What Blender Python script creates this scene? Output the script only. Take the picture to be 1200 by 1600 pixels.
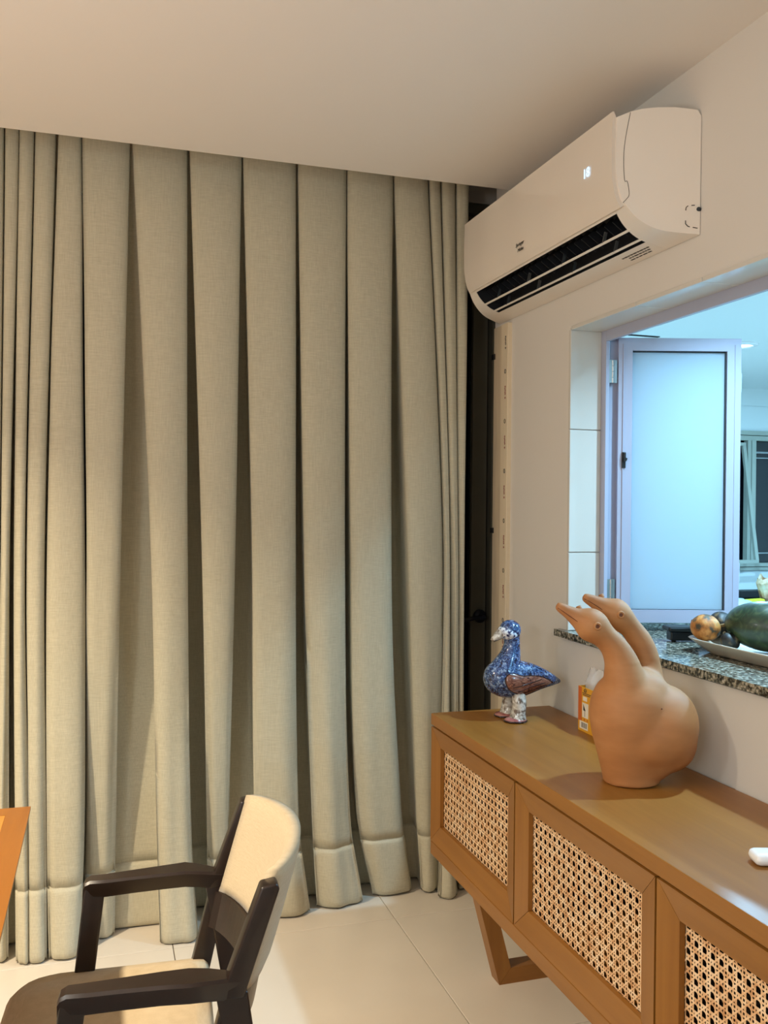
import bpy, bmesh, math, random
from mathutils import Vector, Matrix, Euler, noise
random.seed(7)
SC = bpy.context.scene
for o in list(bpy.data.objects):
    bpy.data.objects.remove(o)
COL = SC.collection

# ------------------------------------------------------------------ camera
cam_d = bpy.data.cameras.new('camera')
cam = bpy.data.objects.new('camera', cam_d); COL.objects.link(cam)
cam_d.sensor_fit = 'VERTICAL'; cam_d.sensor_height = 36.0
cam_d.lens = 1416.6 / 1600 * 36.0
cam_d.clip_start = 0.02
_y, _p, _r = math.radians(17.346), math.radians(-0.3934), math.radians(-0.512)
_f = Vector((math.sin(_y)*math.cos(_p), math.cos(_y)*math.cos(_p), math.sin(_p)))
_rt = Vector((math.cos(_y), -math.sin(_y), 0)); _u = _rt.cross(_f)
_r2 = _rt*math.cos(_r) - _u*math.sin(_r); _u2 = _rt*math.sin(_r) + _u*math.cos(_r)
cam.matrix_world = Matrix(((_r2.x, _u2.x, -_f.x, 0), (_r2.y, _u2.y, -_f.y, 0), (_r2.z, _u2.z, -_f.z, 1.40), (0, 0, 0, 1)))
SC.camera = cam

# ------------------------------------------------------------------ world, lamps, exposure
SC.view_settings.view_transform = 'Standard'
SC.view_settings.look = 'None'
SC.view_settings.exposure = 0.0
SC.view_settings.gamma = 1.0
SC.view_settings.use_curve_mapping = False
wd = bpy.data.worlds.new('night'); SC.world = wd; wd.use_nodes = True
wd.node_tree.nodes['Background'].inputs[0].default_value = (0.010, 0.016, 0.035, 1)
wd.node_tree.nodes['Background'].inputs[1].default_value = 0.6

def lamp(name, loc, power, color, size=0.09, spread=180):
    d = bpy.data.lights.new(name, 'AREA'); d.shape = 'DISK'; d.size = size
    d.energy = power; d.color = color; d.spread = math.radians(spread)
    o = bpy.data.objects.new(name, d); COL.objects.link(o); o.location = loc
    return o
def globe(name, loc, power, color, radius):
    d = bpy.data.lights.new(name, 'POINT'); d.energy = power; d.color = color; d.shadow_soft_size = radius
    o = bpy.data.objects.new(name, d); COL.objects.link(o); o.location = loc
    return o
WARM = (0.95, 1.0, 1.0)
SPOT = (1.0, 0.84, 0.60)
NEAR = (0.44, 0.76, 1.0)
COOL = (0.31, 0.67, 1.0)
# pendant globes over the dining table (out of frame)
globe('pendant_lamp', (-0.80, 1.28, 1.62), 16, WARM, 0.09)
globe('pendant_lamp', (-0.85, 0.10, 1.62), 15, WARM, 0.09)
globe('room_fill_lamp', (-1.90, -1.50, 1.85), 52, WARM, 0.14)  # added unseen fill, lifts the ceiling in a neutral tone
# ceiling downlights of the dining room (out of frame)
lamp('dining_lamp', (-1.30, 1.75, 2.488), 70, SPOT, 0.10, 125)
# kitchen downlights
lamp('window_lamp', (1.83, 1.90, 2.205), 20, NEAR, 0.07, 128)
lamp('kitchen_lamp', (3.045, 3.80, 2.205), 62, COOL, 0.12)
lamp('kitchen_lamp', (3.05, 2.03, 2.205), 56, COOL, 0.12)
lamp('kitchen_lamp', (4.25, 2.9, 2.205), 52, COOL, 0.12)
lamp('kitchen_lamp', (1.95, 0.0, 2.205), 20, COOL, 0.10)

# ------------------------------------------------------------------ materials
def srgb(r, g, b):
    f = lambda c: (c/255/12.92) if c/255 <= 0.04045 else ((c/255+0.055)/1.055)**2.4
    return (f(r), f(g), f(b), 1.0)
class N:
    def __init__(s, m): s.t = m.node_tree; s.n = s.t.nodes; s.l = s.t.links
    def new(s, t, **k):
        n = s.n.new(t)
        for a, v in k.items(): setattr(n, a, v)
        return n
    def link(s, a, b): s.l.new(a, b)
def mat(name, col, rough=0.5, metal=0.0, spec=0.5, var=0.0, vscale=8.0, vstretch=(1, 1, 1), bump=0.0, bscale=60.0,
        bstretch=(1, 1, 1), col2=None, coat=0.0, detail=4.0, emit=None, estr=0.0, contrast=(0.35, 0.65)):
    m = bpy.data.materials.new(name); m.use_nodes = True
    k = N(m); b = k.n['Principled BSDF']
    b.inputs['Base Color'].default_value = col
    b.inputs['Roughness'].default_value = rough
    b.inputs['Metallic'].default_value = metal
    b.inputs['Specular IOR Level'].default_value = spec
    b.inputs['Coat Weight'].default_value = coat
    b.inputs['Coat Roughness'].default_value = 0.08
    if emit:
        b.inputs['Emission Color'].default_value = emit; b.inputs['Emission Strength'].default_value = estr
    tc = k.new('ShaderNodeTexCoord')
    def tex(scale, stretch, det):
        mp = k.new('ShaderNodeMapping'); mp.inputs['Scale'].default_value = stretch
        k.link(tc.outputs['Object'], mp.inputs['Vector'])
        n = k.new('ShaderNodeTexNoise'); n.inputs['Scale'].default_value = scale; n.inputs['Detail'].default_value = det
        k.link(mp.outputs[0], n.inputs['Vector']); return n
    if col2 is not None or var > 0:
        n = tex(vscale, vstretch, detail)
        r = k.new('ShaderNodeValToRGB')
        r.color_ramp.elements[0].position = contrast[0]; r.color_ramp.elements[1].position = contrast[1]
        c2 = col2 if col2 is not None else tuple(max(0, c*(1-var)) for c in col[:3]) + (1,)
        r.color_ramp.elements[0].color = c2; r.color_ramp.elements[1].color = col
        k.link(n.outputs['Fac'], r.inputs['Fac']); k.link(r.outputs['Color'], b.inputs['Base Color'])
    if bump > 0:
        n2 = tex(bscale, bstretch, 3.0)
        bp = k.new('ShaderNodeBump'); bp.inputs['Strength'].default_value = bump; bp.inputs['Distance'].default_value = 0.002
        k.link(n2.outputs['Fac'], bp.inputs['Height']); k.link(bp.outputs[0], b.inputs['Normal'])
    return m

def fabric_mat(name, col, col2, trans=0.25, wscale=650, vx=1.0):
    """linen: fine crossed slubs, slightly translucent"""
    m = bpy.data.materials.new(name); m.use_nodes = True
    k = N(m); b = k.n['Principled BSDF']; out = k.n['Material Output']
    b.inputs['Roughness'].default_value = 0.92; b.inputs['Specular IOR Level'].default_value = 0.15
    b.inputs['Sheen Weight'].default_value = 0.15
    tc = k.new('ShaderNodeTexCoord')
    def ns(stretch, scale):
        mp = k.new('ShaderNodeMapping'); mp.inputs['Scale'].default_value = stretch
        k.link(tc.outputs['Object'], mp.inputs['Vector'])
        n = k.new('ShaderNodeTexNoise'); n.inputs['Scale'].default_value = scale; n.inputs['Detail'].default_value = 2.5
        k.link(mp.outputs[0], n.inputs['Vector']); return n.outputs['Fac']
    v = ns((1, 1, 0.03), wscale); h = ns((0.06, 0.06, 1), wscale*0.9)
    mx = k.new('ShaderNodeMath', operation='ADD'); k.link(v, mx.inputs[0]); k.link(h, mx.inputs[1])
    hf = k.new('ShaderNodeMath', operation='MULTIPLY'); hf.inputs[1].default_value = 0.5; k.link(mx.outputs[0], hf.inputs[0])
    r = k.new('ShaderNodeValToRGB')
    r.color_ramp.elements[0].position = 0.30; r.color_ramp.elements[1].position = 0.70
    r.color_ramp.elements[0].color = col2; r.color_ramp.elements[1].color = col
    k.link(hf.outputs[0], r.inputs['Fac']); k.link(r.outputs['Color'], b.inputs['Base Color'])
    bp = k.new('ShaderNodeBump'); bp.inputs['Strength'].default_value = 0.35; bp.inputs['Distance'].default_value = 0.001
    k.link(hf.outputs[0], bp.inputs['Height']); k.link(bp.outputs[0], b.inputs['Normal'])
    if trans > 0:
        tr = k.new('ShaderNodeBsdfTranslucent'); k.link(r.outputs['Color'], tr.inputs['Color'])
        ms = k.new('ShaderNodeMixShader'); ms.inputs[0].default_value = trans
        k.link(b.outputs[0], ms.inputs[1]); k.link(tr.outputs[0], ms.inputs[2]); k.link(ms.outputs[0], out.inputs['Surface'])
    return m

def wood_mat(name, light, dark, axis='Y', rough=0.40, scale=3.0, coat=0.06):
    m = bpy.data.materials.new(name); m.use_nodes = True
    k = N(m); b = k.n['Principled BSDF']
    b.inputs['Roughness'].default_value = rough; b.inputs['Coat Weight'].default_value = coat; b.inputs['Coat Roughness'].default_value = 0.2
    tc = k.new('ShaderNodeTexCoord'); mp = k.new('ShaderNodeMapping')
    st = {'X': (0.5, 9, 9), 'Y': (9, 0.5, 9), 'Z': (9, 9, 0.5)}[axis]
    mp.inputs['Scale'].default_value = st
    k.link(tc.outputs['Object'], mp.inputs['Vector'])
    n = k.new('ShaderNodeTexNoise'); n.inputs['Scale'].default_value = scale; n.inputs['Detail'].default_value = 8; n.inputs['Roughness'].default_value = 0.62
    n.inputs['Distortion'].default_value = 0.6
    k.link(mp.outputs[0], n.inputs['Vector'])
    r = k.new('ShaderNodeValToRGB'); r.color_ramp.elements[0].position = 0.3; r.color_ramp.elements[1].position = 0.7
    r.color_ramp.elements[0].color = dark; r.color_ramp.elements[1].color = light
    k.link(n.outputs['Fac'], r.inputs['Fac']); k.link(r.outputs['Color'], b.inputs['Base Color'])
    bp = k.new('ShaderNodeBump'); bp.inputs['Strength'].default_value = 0.06; bp.inputs['Distance'].default_value = 0.001
    k.link(n.outputs['Fac'], bp.inputs['Height']); k.link(bp.outputs[0], b.inputs['Normal'])
    return m

def granite_mat():
    m = bpy.data.materials.new('granite'); m.use_nodes = True
    k = N(m); b = k.n['Principled BSDF']; b.inputs['Roughness'].default_value = 0.12
    tc = k.new('ShaderNodeTexCoord')
    v = k.new('ShaderNodeTexVoronoi'); v.inputs['Scale'].default_value = 190; k.link(tc.outputs['Object'], v.inputs['Vector'])
    n = k.new('ShaderNodeTexNoise'); n.inputs['Scale'].default_value = 120; n.inputs['Detail'].default_value = 5; k.link(tc.outputs['Object'], n.inputs['Vector'])
    r = k.new('ShaderNodeValToRGB'); e = r.color_ramp.elements
    e[0].position = 0.40; e[0].color = srgb(22, 24, 24); e[1].position = 0.66; e[1].color = srgb(205, 200, 188)
    x = e.new(0.48); x.color = srgb(104, 104, 94); x = e.new(0.56); x.color = srgb(158, 150, 130)
    mx = k.new('ShaderNodeMix', data_type='RGBA', blend_type='MULTIPLY'); mx.inputs[0].default_value = 0.35
    k.link(n.outputs['Fac'], r.inputs['Fac']); k.link(r.outputs['Color'], mx.inputs[6]); k.link(v.outputs['Distance'], mx.inputs[7])
    k.link(mx.outputs[2], b.inputs['Base Color']); return m

def frosted_mat():
    m = bpy.data.materials.new('frosted_glass'); m.use_nodes = True
    k = N(m); b = k.n['Principled BSDF']; out = k.n['Material Output']
    b.inputs['Base Color'].default_value = (0.66, 0.76, 0.82, 1); b.inputs['Roughness'].default_value = 0.35
    tr = k.new('ShaderNodeBsdfTranslucent'); tr.inputs['Color'].default_value = (0.78, 0.90, 0.96, 1)
    ms = k.new('ShaderNodeMixShader'); ms.inputs[0].default_value = 0.6
    k.link(b.outputs[0], ms.inputs[1]); k.link(tr.outputs[0], ms.inputs[2]); k.link(ms.outputs[0], out.inputs['Surface'])
    return m

def mottled(name, stops, scale=30, rough=0.3, coat=0.0, detail=6, stretch=(1, 1, 1), dist=0.0, bump=0.0, vor=False):
    m = bpy.data.materials.new(name); m.use_nodes = True
    k = N(m); b = k.n['Principled BSDF']; b.inputs['Roughness'].default_value = rough; b.inputs['Coat Weight'].default_value = coat
    b.inputs['Coat Roughness'].default_value = 0.05
    tc = k.new('ShaderNodeTexCoord'); mp = k.new('ShaderNodeMapping'); mp.inputs['Scale'].default_value = stretch
    k.link(tc.outputs['Object'], mp.inputs['Vector'])
    n = k.new('ShaderNodeTexNoise'); n.inputs['Scale'].default_value = scale; n.inputs['Detail'].default_value = detail
    n.inputs['Distortion'].default_value = dist
    k.link(mp.outputs[0], n.inputs['Vector'])
    r = k.new('ShaderNodeValToRGB'); e = r.color_ramp.elements
    e[0].position, e[0].color = stops[0]; e[1].position, e[1].color = stops[-1]
    for p, c in stops[1:-1]:
        x = e.new(p); x.color = c
    k.link(n.outputs['Fac'], r.inputs['Fac']); k.link(r.outputs['Color'], b.inputs['Base Color'])
    if bump:
        bp = k.new('ShaderNodeBump'); bp.inputs['Strength'].default_value = bump; bp.inputs['Distance'].default_value = 0.003
        k.link(n.outputs['Fac'], bp.inputs['Height']); k.link(bp.outputs[0], b.inputs['Normal'])
    return m

M = {}
M['wall'] = mat('wall_paint', srgb(216, 211, 204), 0.75, bump=0.10, bscale=140, spec=0.3)
M['ceiling'] = mat('ceiling_paint', srgb(228, 224, 219), 0.8, bump=0.05, bscale=120, spec=0.3)
M['kwall'] = mat('kitchen_paint', srgb(226, 230, 228), 0.5, spec=0.4, bump=0.03)
M['tile'] = mat('floor_porcelain', srgb(224, 214, 200), 0.30, var=0.06, vscale=3.0, bump=0.02, bscale=20)
M['grout'] = mat('grout', srgb(120, 108, 94), 0.9, bump=0.2)
M['walltile'] = mat('cream_wall_tile', srgb(212, 208, 200), 0.16, var=0.03, vscale=2)
M['whitealu'] = mat('white_aluminium', srgb(172, 176, 196), 0.32, var=0.02)
M['granite'] = granite_mat()
M['frost'] = frosted_mat()
M['black'] = mat('black_plastic', srgb(18, 19, 22), 0.4, var=0.2)
M['rubber'] = mat('dark_gasket', srgb(38, 46, 52), 0.7, var=0.2)
M['steel'] = mat('brushed_steel', srgb(170, 172, 172), 0.35, metal=0.9, var=0.1)
M['darkalu'] = mat('bronze_aluminium', srgb(104, 98, 82), 0.5, var=0.1)
M['nightglass'] = mat('night_glass', srgb(7, 11, 18), 0.04, var=0.1, coat=0.3)
M['handle'] = mat('handle_paint', srgb(18, 22, 34), 0.4, var=0.1)
M['sage'] = mat('champagne_aluminium', srgb(170, 172, 158), 0.4, var=0.05)
M['acwhite'] = mat('ac_plastic', srgb(232, 224, 214), 0.38, var=0.015)
M['acgloss'] = mat('ac_gloss_plastic', srgb(226, 216, 204), 0.12, var=0.01, coat=0.4)
M['acdark'] = mat('ac_cavity', srgb(26, 28, 34), 0.5, var=0.3, vscale=30)
M['ink'] = mat('grey_ink', srgb(64, 58, 50), 0.6, var=0.1)
M['redink'] = mat('red_ink', srgb(150, 62, 50), 0.6, var=0.1)
M['display'] = mat('display_glow', srgb(180, 215, 255), 0.5, emit=(0.55, 0.78, 1.0, 1), estr=1.3, var=0.02)
M['linen'] = fabric_mat('sage_linen', srgb(208, 201, 178), srgb(180, 173, 149), 0.10)
M['hem'] = fabric_mat('sage_linen_double', srgb(212, 206, 184), srgb(187, 180, 157), 0.06)
M['cream'] = fabric_mat('cream_upholstery', srgb(208, 190, 160), srgb(188, 169, 138), 0.0, 900)
M['trim'] = mat('raw_trim_wood', srgb(214, 196, 166), 0.7, var=0.12, vscale=10, vstretch=(6, 6, 0.6), bump=0.1)
M['liner'] = mat('adhesive_liner', srgb(226, 210, 182), 0.5, var=0.04)
M['oak'] = wood_mat('honey_wood', srgb(152, 101, 40), srgb(136, 87, 31), 'Y')
M['oakz'] = wood_mat('honey_wood_upright', srgb(150, 99, 38), srgb(133, 84, 29), 'Z')
M['oakx'] = wood_mat('honey_wood_cross', srgb(148, 97, 38), srgb(131, 83, 29), 'X')
M['oakin_shade'] = mat('cabinet_inside_shade', srgb(38, 24, 14), 0.8, var=0.2)  # near-black colour carries the shade of the unlit interior behind the cane
M['tablewood'] = wood_mat('amber_table_wood', srgb(156, 98, 34), srgb(138, 82, 24), 'Y', 0.3)
M['tablecentre'] = wood_mat('amber_table_veneer', srgb(196, 134, 54), srgb(176, 114, 40), 'X', 0.3)
M['ebony'] = wood_mat('dark_chair_wood', srgb(38, 23, 18), srgb(26, 16, 13), 'X', 0.34, coat=0.15)
M['cane'] = mottled('cane_strand', [(0.3, srgb(196, 140, 92)), (0.5, srgb(230, 188, 142)), (0.7, srgb(244, 216, 182))], 55, 0.5)
M['clay'] = mottled('terracotta', [(0.3, srgb(162, 106, 60)), (0.55, srgb(176, 119, 70)), (0.75, srgb(186, 131, 82))], 7, 0.62, stretch=(1, 1, 3), bump=0.08)
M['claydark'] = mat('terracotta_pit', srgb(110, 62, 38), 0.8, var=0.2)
M['duckblue'] = mottled('cobalt_glaze', [(0.36, srgb(24, 28, 38)), (0.46, srgb(42, 60, 100)), (0.55, srgb(66, 94, 140)), (0.66, srgb(140, 158, 178))], 105, 0.16, 0.5, dist=1.2)
M['duckwhite'] = mottled('white_glaze', [(0.36, srgb(98, 82, 72)), (0.48, srgb(170, 162, 152)), (0.64, srgb(214, 210, 202))], 70, 0.15, 0.5, dist=0.8)
M['duckface'] = mottled('spotted_glaze', [(0.40, srgb(30, 40, 84)), (0.47, srgb(190, 198, 214)), (0.6, srgb(240, 240, 238))], 110, 0.15, 0.5)
M['duckbrown'] = mottled('brown_glaze', [(0.32, srgb(44, 30, 34)), (0.46, srgb(116, 72, 58)), (0.68, srgb(152, 106, 88))], 45, 0.2, 0.5, stretch=(1, 1, 2.6), dist=2.0)
M['duckline'] = mat('dark_glaze_line', srgb(40, 24, 28), 0.25, var=0.1, coat=0.4)
M['duckpink'] = mottled('pink_glaze', [(0.35, srgb(140, 78, 76)), (0.65, srgb(186, 128, 120))], 40, 0.2, 0.5)
M['tray'] = mat('stoneware', srgb(196, 182, 162), 0.35, var=0.08, vscale=10)
M['melon'] = mottled('watermelon_skin', [(0.3, srgb(24, 38, 28)), (0.5, srgb(40, 58, 38)), (0.75, srgb(74, 88, 58))], 16, 0.35, 0.1, stretch=(0.35, 2.2, 2.2), dist=1.5)
M['papaya'] = mottled('papaya_skin', [(0.36, srgb(74, 66, 48)), (0.46, srgb(176, 108, 44)), (0.58, srgb(206, 142, 74)), (0.70, srgb(150, 140, 96))], 38, 0.6, bump=0.3)
M['darkfruit'] = mottled('dark_fruit_skin', [(0.35, srgb(18, 18, 20)), (0.52, srgb(46, 42, 38)), (0.68, srgb(132, 108, 70))], 42, 0.5, bump=0.4)
M['stem'] = mat('dry_stem', srgb(150, 120, 78), 0.8, var=0.3, vscale=40)
M['orange'] = mat('orange_card', srgb(206, 104, 40), 0.5, var=0.06)
M['yellow'] = mat('yellow_card', srgb(226, 164, 44), 0.5, var=0.06)
M['paper'] = mat('white_print', srgb(232, 224, 208), 0.6, var=0.03)
M['white'] = mat('white_plastic', srgb(238, 238, 240), 0.25, var=0.02)
M['sponge'] = mat('yellow_sponge', srgb(226, 214, 50), 0.8, var=0.15, vscale=60)
M['bluecloth'] = mat('pale_blue_ceramic', srgb(186, 214, 232), 0.3, var=0.05)
M['bagpaper'] = mottled('paper_bag', [(0.35, srgb(170, 116, 78)), (0.5, srgb(220, 190, 150)), (0.65, srgb(240, 226, 196))], 14, 0.7)
M['ktop'] = mat('black_counter', srgb(22, 28, 30), 0.2, var=0.2)
m = bpy.data.materials.new('clear_plastic'); m.use_nodes = True
_b = m.node_tree.nodes['Principled BSDF']
_b.inputs['Base Color'].default_value = (0.92, 0.94, 0.97, 1); _b.inputs['Roughness'].default_value = 0.12
_k = N(m); _t = _k.new('ShaderNodeBsdfTransparent'); _ms = _k.new('ShaderNodeMixShader'); _ms.inputs[0].default_value = 0.62
_nz = _k.new('ShaderNodeTexNoise'); _nz.inputs['Scale'].default_value = 60; _bp = _k.new('ShaderNodeBump'); _bp.inputs['Strength'].default_value = 0.9
_k.link(_nz.outputs['Fac'], _bp.inputs['Height']); _k.link(_bp.outputs[0], _b.inputs['Normal'])
_k.link(_b.outputs[0], _ms.inputs[1]); _k.link(_t.outputs[0], _ms.inputs[2]); _k.link(_ms.outputs[0], _k.n['Material Output'].inputs['Surface'])
M['clear'] = m

# ------------------------------------------------------------------ mesh helpers
def new_mesh_obj(name, bm, material, parent=None, smooth=False, loc=None):
    me = bpy.data.meshes.new(name)
    bmesh.ops.recalc_face_normals(bm, faces=bm.faces)
    bm.to_mesh(me); bm.free()
    for x in (material if isinstance(material, list) else [material]): me.materials.append(x)
    if smooth:
        for p in me.polygons: p.use_smooth = True
    o = bpy.data.objects.new(name, me); COL.objects.link(o)
    if parent is not None:
        o.parent = parent
    if loc is not None: o.location = loc
    return o
def thing(name, label, cat, loc=(0, 0, 0), rotz=0.0, group=None):
    o = bpy.data.objects.new(name, None); COL.objects.link(o); o.empty_display_size = 0.1
    o.location = loc; o.rotation_euler = (0, 0, rotz); o['label'] = label; o['category'] = cat
    if group: o['group'] = group
    return o
def tag(o, label, cat, group=None):
    o['label'] = label; o['category'] = cat
    if group: o['group'] = group
    return o
def structure(o, label, cat):
    o['kind'] = 'structure'; o['label'] = label; o['category'] = cat
    return o
def box(bm, lo, hi, mi=0):
    x0, y0, z0 = lo; x1, y1, z1 = hi
    v = [bm.verts.new(p) for p in ((x0, y0, z0), (x1, y0, z0), (x1, y1, z0), (x0, y1, z0), (x0, y0, z1), (x1, y0, z1), (x1, y1, z1), (x0, y1, z1))]
    fs = [bm.faces.new([v[i] for i in f]) for f in ((0, 3, 2, 1), (4, 5, 6, 7), (0, 1, 5, 4), (1, 2, 6, 5), (2, 3, 7, 6), (3, 0, 4, 7))]
    for f in fs: f.material_index = mi
    return v
def bbox(bm, lo, hi, r=0.003, seg=2):
    v = box(bm, lo, hi); es = set()
    for a in v:
        for e in a.link_edges: es.add(e)
    bmesh.ops.bevel(bm, geom=list(es), offset=r, segments=seg, profile=0.5, affect='EDGES', clamp_overlap=True)
def boxobj(name, lo, hi, m, parent=None, r=0.0, off=None):
    bm = bmesh.new()
    if r > 0: bbox(bm, lo, hi, r)
    else: box(bm, lo, hi)
    return new_mesh_obj(name, bm, m, parent)
def prism(bm, pts0, pts1, cap=True):
    """loft between two equal polygons (lists of 3D points)"""
    a = [bm.verts.new(p) for p in pts0]; b = [bm.verts.new(p) for p in pts1]; n = len(a)
    fs = []
    for i in range(n):
        j = (i+1) % n; fs.append(bm.faces.new((a[i], a[j], b[j], b[i])))
    if cap:
        fs.append(bm.faces.new(a[::-1])); fs.append(bm.faces.new(b))
    return a, b, fs
def tube(bm, path, radii, seg=16, cap=True, flat=None):
    """swept circle with per-point radius (float or (r_side, r_up))"""
    rings = []; n = len(path); P = [Vector(p) for p in path]
    prev = None
    for i in range(n):
        t = (P[min(i+1, n-1)] - P[max(i-1, 0)]).normalized()
        ref = Vector((0, 1, 0)) if abs(t.y) < 0.9 else Vector((1, 0, 0))
        if prev is None:
            s = t.cross(ref).normalized()
        else:
            s = (prev - t*prev.dot(t)).normalized()
        prev = s; u = s.cross(t).normalized()
        r = radii[i] if isinstance(radii, (list, tuple)) else radii
        ra, rb = (r if isinstance(r, (list, tuple)) else (r, r))
        rings.append([bm.verts.new(P[i] + s*ra*math.cos(2*math.pi*k/seg) + u*rb*math.sin(2*math.pi*k/seg)) for k in range(seg)])
    for i in range(n-1):
        for k in range(seg):
            bm.faces.new((rings[i][k], rings[i][(k+1) % seg], rings[i+1][(k+1) % seg], rings[i+1][k]))
    if cap:
        bm.faces.new(rings[0][::-1]); bm.faces.new(rings[-1])
    return rings
def ellipsoid(bm, c, r, rot=None, u=24, v=14):
    mt = Matrix.Translation(c) @ (rot.to_matrix().to_4x4() if rot else Matrix()) @ Matrix.Diagonal((r[0], r[1], r[2], 1))
    bmesh.ops.create_uvsphere(bm, u_segments=u, v_segments=v, radius=1.0, matrix=mt)
def catmull(pts, sub=6):
    out = []
    for i in range(len(pts)-1):
        p0 = pts[max(i-1, 0)]; p1 = pts[i]; p2 = pts[i+1]; p3 = pts[min(i+2, len(pts)-1)]
        for k in range(sub):
            t = k/sub
            out.append(tuple(0.5*((2*b) + (-a+c)*t + (2*a-5*b+4*c-d)*t*t + (-a+3*b-3*c+d)*t**3) for a, b, c, d in zip(p0, p1, p2, p3)))
    out.append(tuple(pts[-1])); return out
def remeshed(name, bm, voxel, smooth_it, m, parent):
    """fuse overlapping closed shapes into one continuous skin"""
    o = new_mesh_obj(name, bm, m, None)
    r = o.modifiers.new('r', 'REMESH'); r.mode = 'VOXEL'; r.voxel_size = voxel
    s = o.modifiers.new('s', 'SMOOTH'); s.factor = 0.5; s.iterations = smooth_it
    dg = bpy.context.evaluated_depsgraph_get(); dg.update()
    me = bpy.data.meshes.new_from_object(o.evaluated_get(dg))
    me.materials.clear(); me.materials.append(m)
    for p in me.polygons: p.use_smooth = True
    old = o.data; o.modifiers.clear(); o.data = me; bpy.data.meshes.remove(old); me.name = name
    o.parent = parent
    return o
def lettering(name, text, size, origin, xdir, ydir, m, parent, align='CENTER', depth=0.0004, shear=0.0):
    c = bpy.data.curves.new(name, 'FONT'); c.body = text; c.size = size; c.align_x = align; c.align_y = 'CENTER'; c.extrude = depth; c.shear = shear
    t = bpy.data.objects.new(name+'_tmp', c); COL.objects.link(t)
    dg = bpy.context.evaluated_depsgraph_get(); dg.update()
    me = bpy.data.meshes.new_from_object(t.evaluated_get(dg)); bpy.data.objects.remove(t)
    x = Vector(xdir).normalized(); y = Vector(ydir).normalized(); z = x.cross(y)
    me.transform(Matrix(((x.x, y.x, z.x, origin[0]), (x.y, y.y, z.y, origin[1]), (x.z, y.z, z.z, origin[2]), (0, 0, 0, 1))))
    me.materials.clear(); me.materials.append(m); me.name = name
    o = bpy.data.objects.new(name, me); COL.objects.link(o)
    if parent is not None: o.parent = parent
    return o

# ================================================================== SETTING
H = 2.50
# floor: slab of grout with porcelain tiles
bm = bmesh.new(); box(bm, (-3.0, -2.6, -0.06), (1.55, 3.46, -0.006))
floor = structure(new_mesh_obj('floor', bm, M['grout']), 'beige porcelain tiled floor of the dining room', 'floor')
tp = 0.735
bm = bmesh.new(); bbox(bm, (0.0013, 0.0013, -0.006), (tp-0.0013, tp-0.0013, 0.0), 0.0012, 1)
proto = new_mesh_obj('floor_tile', bm, M['tile'], floor); first = True
for i in range(-5, 1):
    for j in range(-8, 1):
        x = 0.227 + i*tp; y = 2.915 + j*tp
        if x < -3.1 or y < -2.7: continue
        if first: o = proto; first = False
        else:
            o = proto.copy(); COL.objects.link(o)
        o.location = (x, y, 0)
# cut tiles along the right wall and under the curtain
bm = bmesh.new(); bbox(bm, (0.0013, 0.0013, -0.006), (0.41, tp-0.0013, 0.0), 0.0012, 1)
p2 = new_mesh_obj('floor_tile', bm, M['tile'], floor); p2.location = (0.962, 2.18, 0)
for j in range(-7, 0):
    if j == -1: continue
    o = p2.copy(); COL.objects.link(o); o.location = (0.962, 2.915 + j*tp, 0)
o = p2.copy(); COL.objects.link(o); o.location = (0.962, 2.915, 0)

bm = bmesh.new(); box(bm, (-3.0, -2.6, H), (1.55, 2.885, H+0.06)); box(bm, (-3.0, 2.865, H+0.06), (1.55, 2.885, H+0.27))
box(bm, (-3.0, 2.885, H+0.27), (1.55, 3.46, H+0.33))
structure(new_mesh_obj('ceiling', bm, M['ceiling']), 'warm white plaster ceiling with a curtain recess along the window', 'ceiling')
W = 1.40
OY0, OY1, OZ0, OZ1 = 0.55, 2.54, 0.985, 1.962
bm = bmesh.new()
box(bm, (W, -2.6, 0), (W+0.15, 3.11, OZ0)); box(bm, (W, -2.6, OZ1), (W+0.15, 3.11, H+0.27))
box(bm, (W, OY1, OZ0), (W+0.15, 3.11, OZ1)); box(bm, (W, -2.6, OZ0), (W+0.15, OY0, OZ1))
box(bm, (W+0.11, 3.11, 0), (W+0.15, 3.46, H+0.27))
wall_r = structure(new_mesh_obj('wall_right', bm, M['wall']), 'off white plastered wall with the kitchen pass-through opening', 'wall')
# ceramic lining of the opening
for z0, z1 in ((1.015, 1.2575), (1.2605, 1.6425), (1.6455, 1.955)):
    boxobj('lining_tile', (W-0.003, OY1-0.008, z0), (W+0.106, OY1+0.004, z1), M['walltile'], wall_r, 0.0015)
for y0, y1 in ((2.176, OY1-0.009), (1.888, 2.173), (1.50, 1.885), (1.12, 1.497), (0.74, 1.117)):
    boxobj('lining_tile', (W-0.003, y0, OZ1-0.008), (W+0.106, y1, OZ1+0.004), M['walltile'], wall_r, 0.0015)
bm = bmesh.new(); box(bm, (-3.1, -2.6, 0), (-3.0, 3.46, H+0.27))
structure(new_mesh_obj('wall_left', bm, M['wall']), 'off white wall on the left side of the dining room', 'wall')
bm = bmesh.new(); box(bm, (-3.1, -2.7, 0), (1.55, -2.6, H+0.27))
structure(new_mesh_obj('wall_near', bm, M['wall']), 'off white wall of the dining room facing the curtain', 'wall')
bm = bmesh.new(); box(bm, (-3.0, 3.30, 2.592), (1.51, 3.44, H+0.27)); box(bm, (-3.0, 3.30, 0), (-2.3, 3.44, 2.592))
structure(new_mesh_obj('wall_back', bm, M['wall']), 'wall above the glass door behind the curtain', 'wall')

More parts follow.
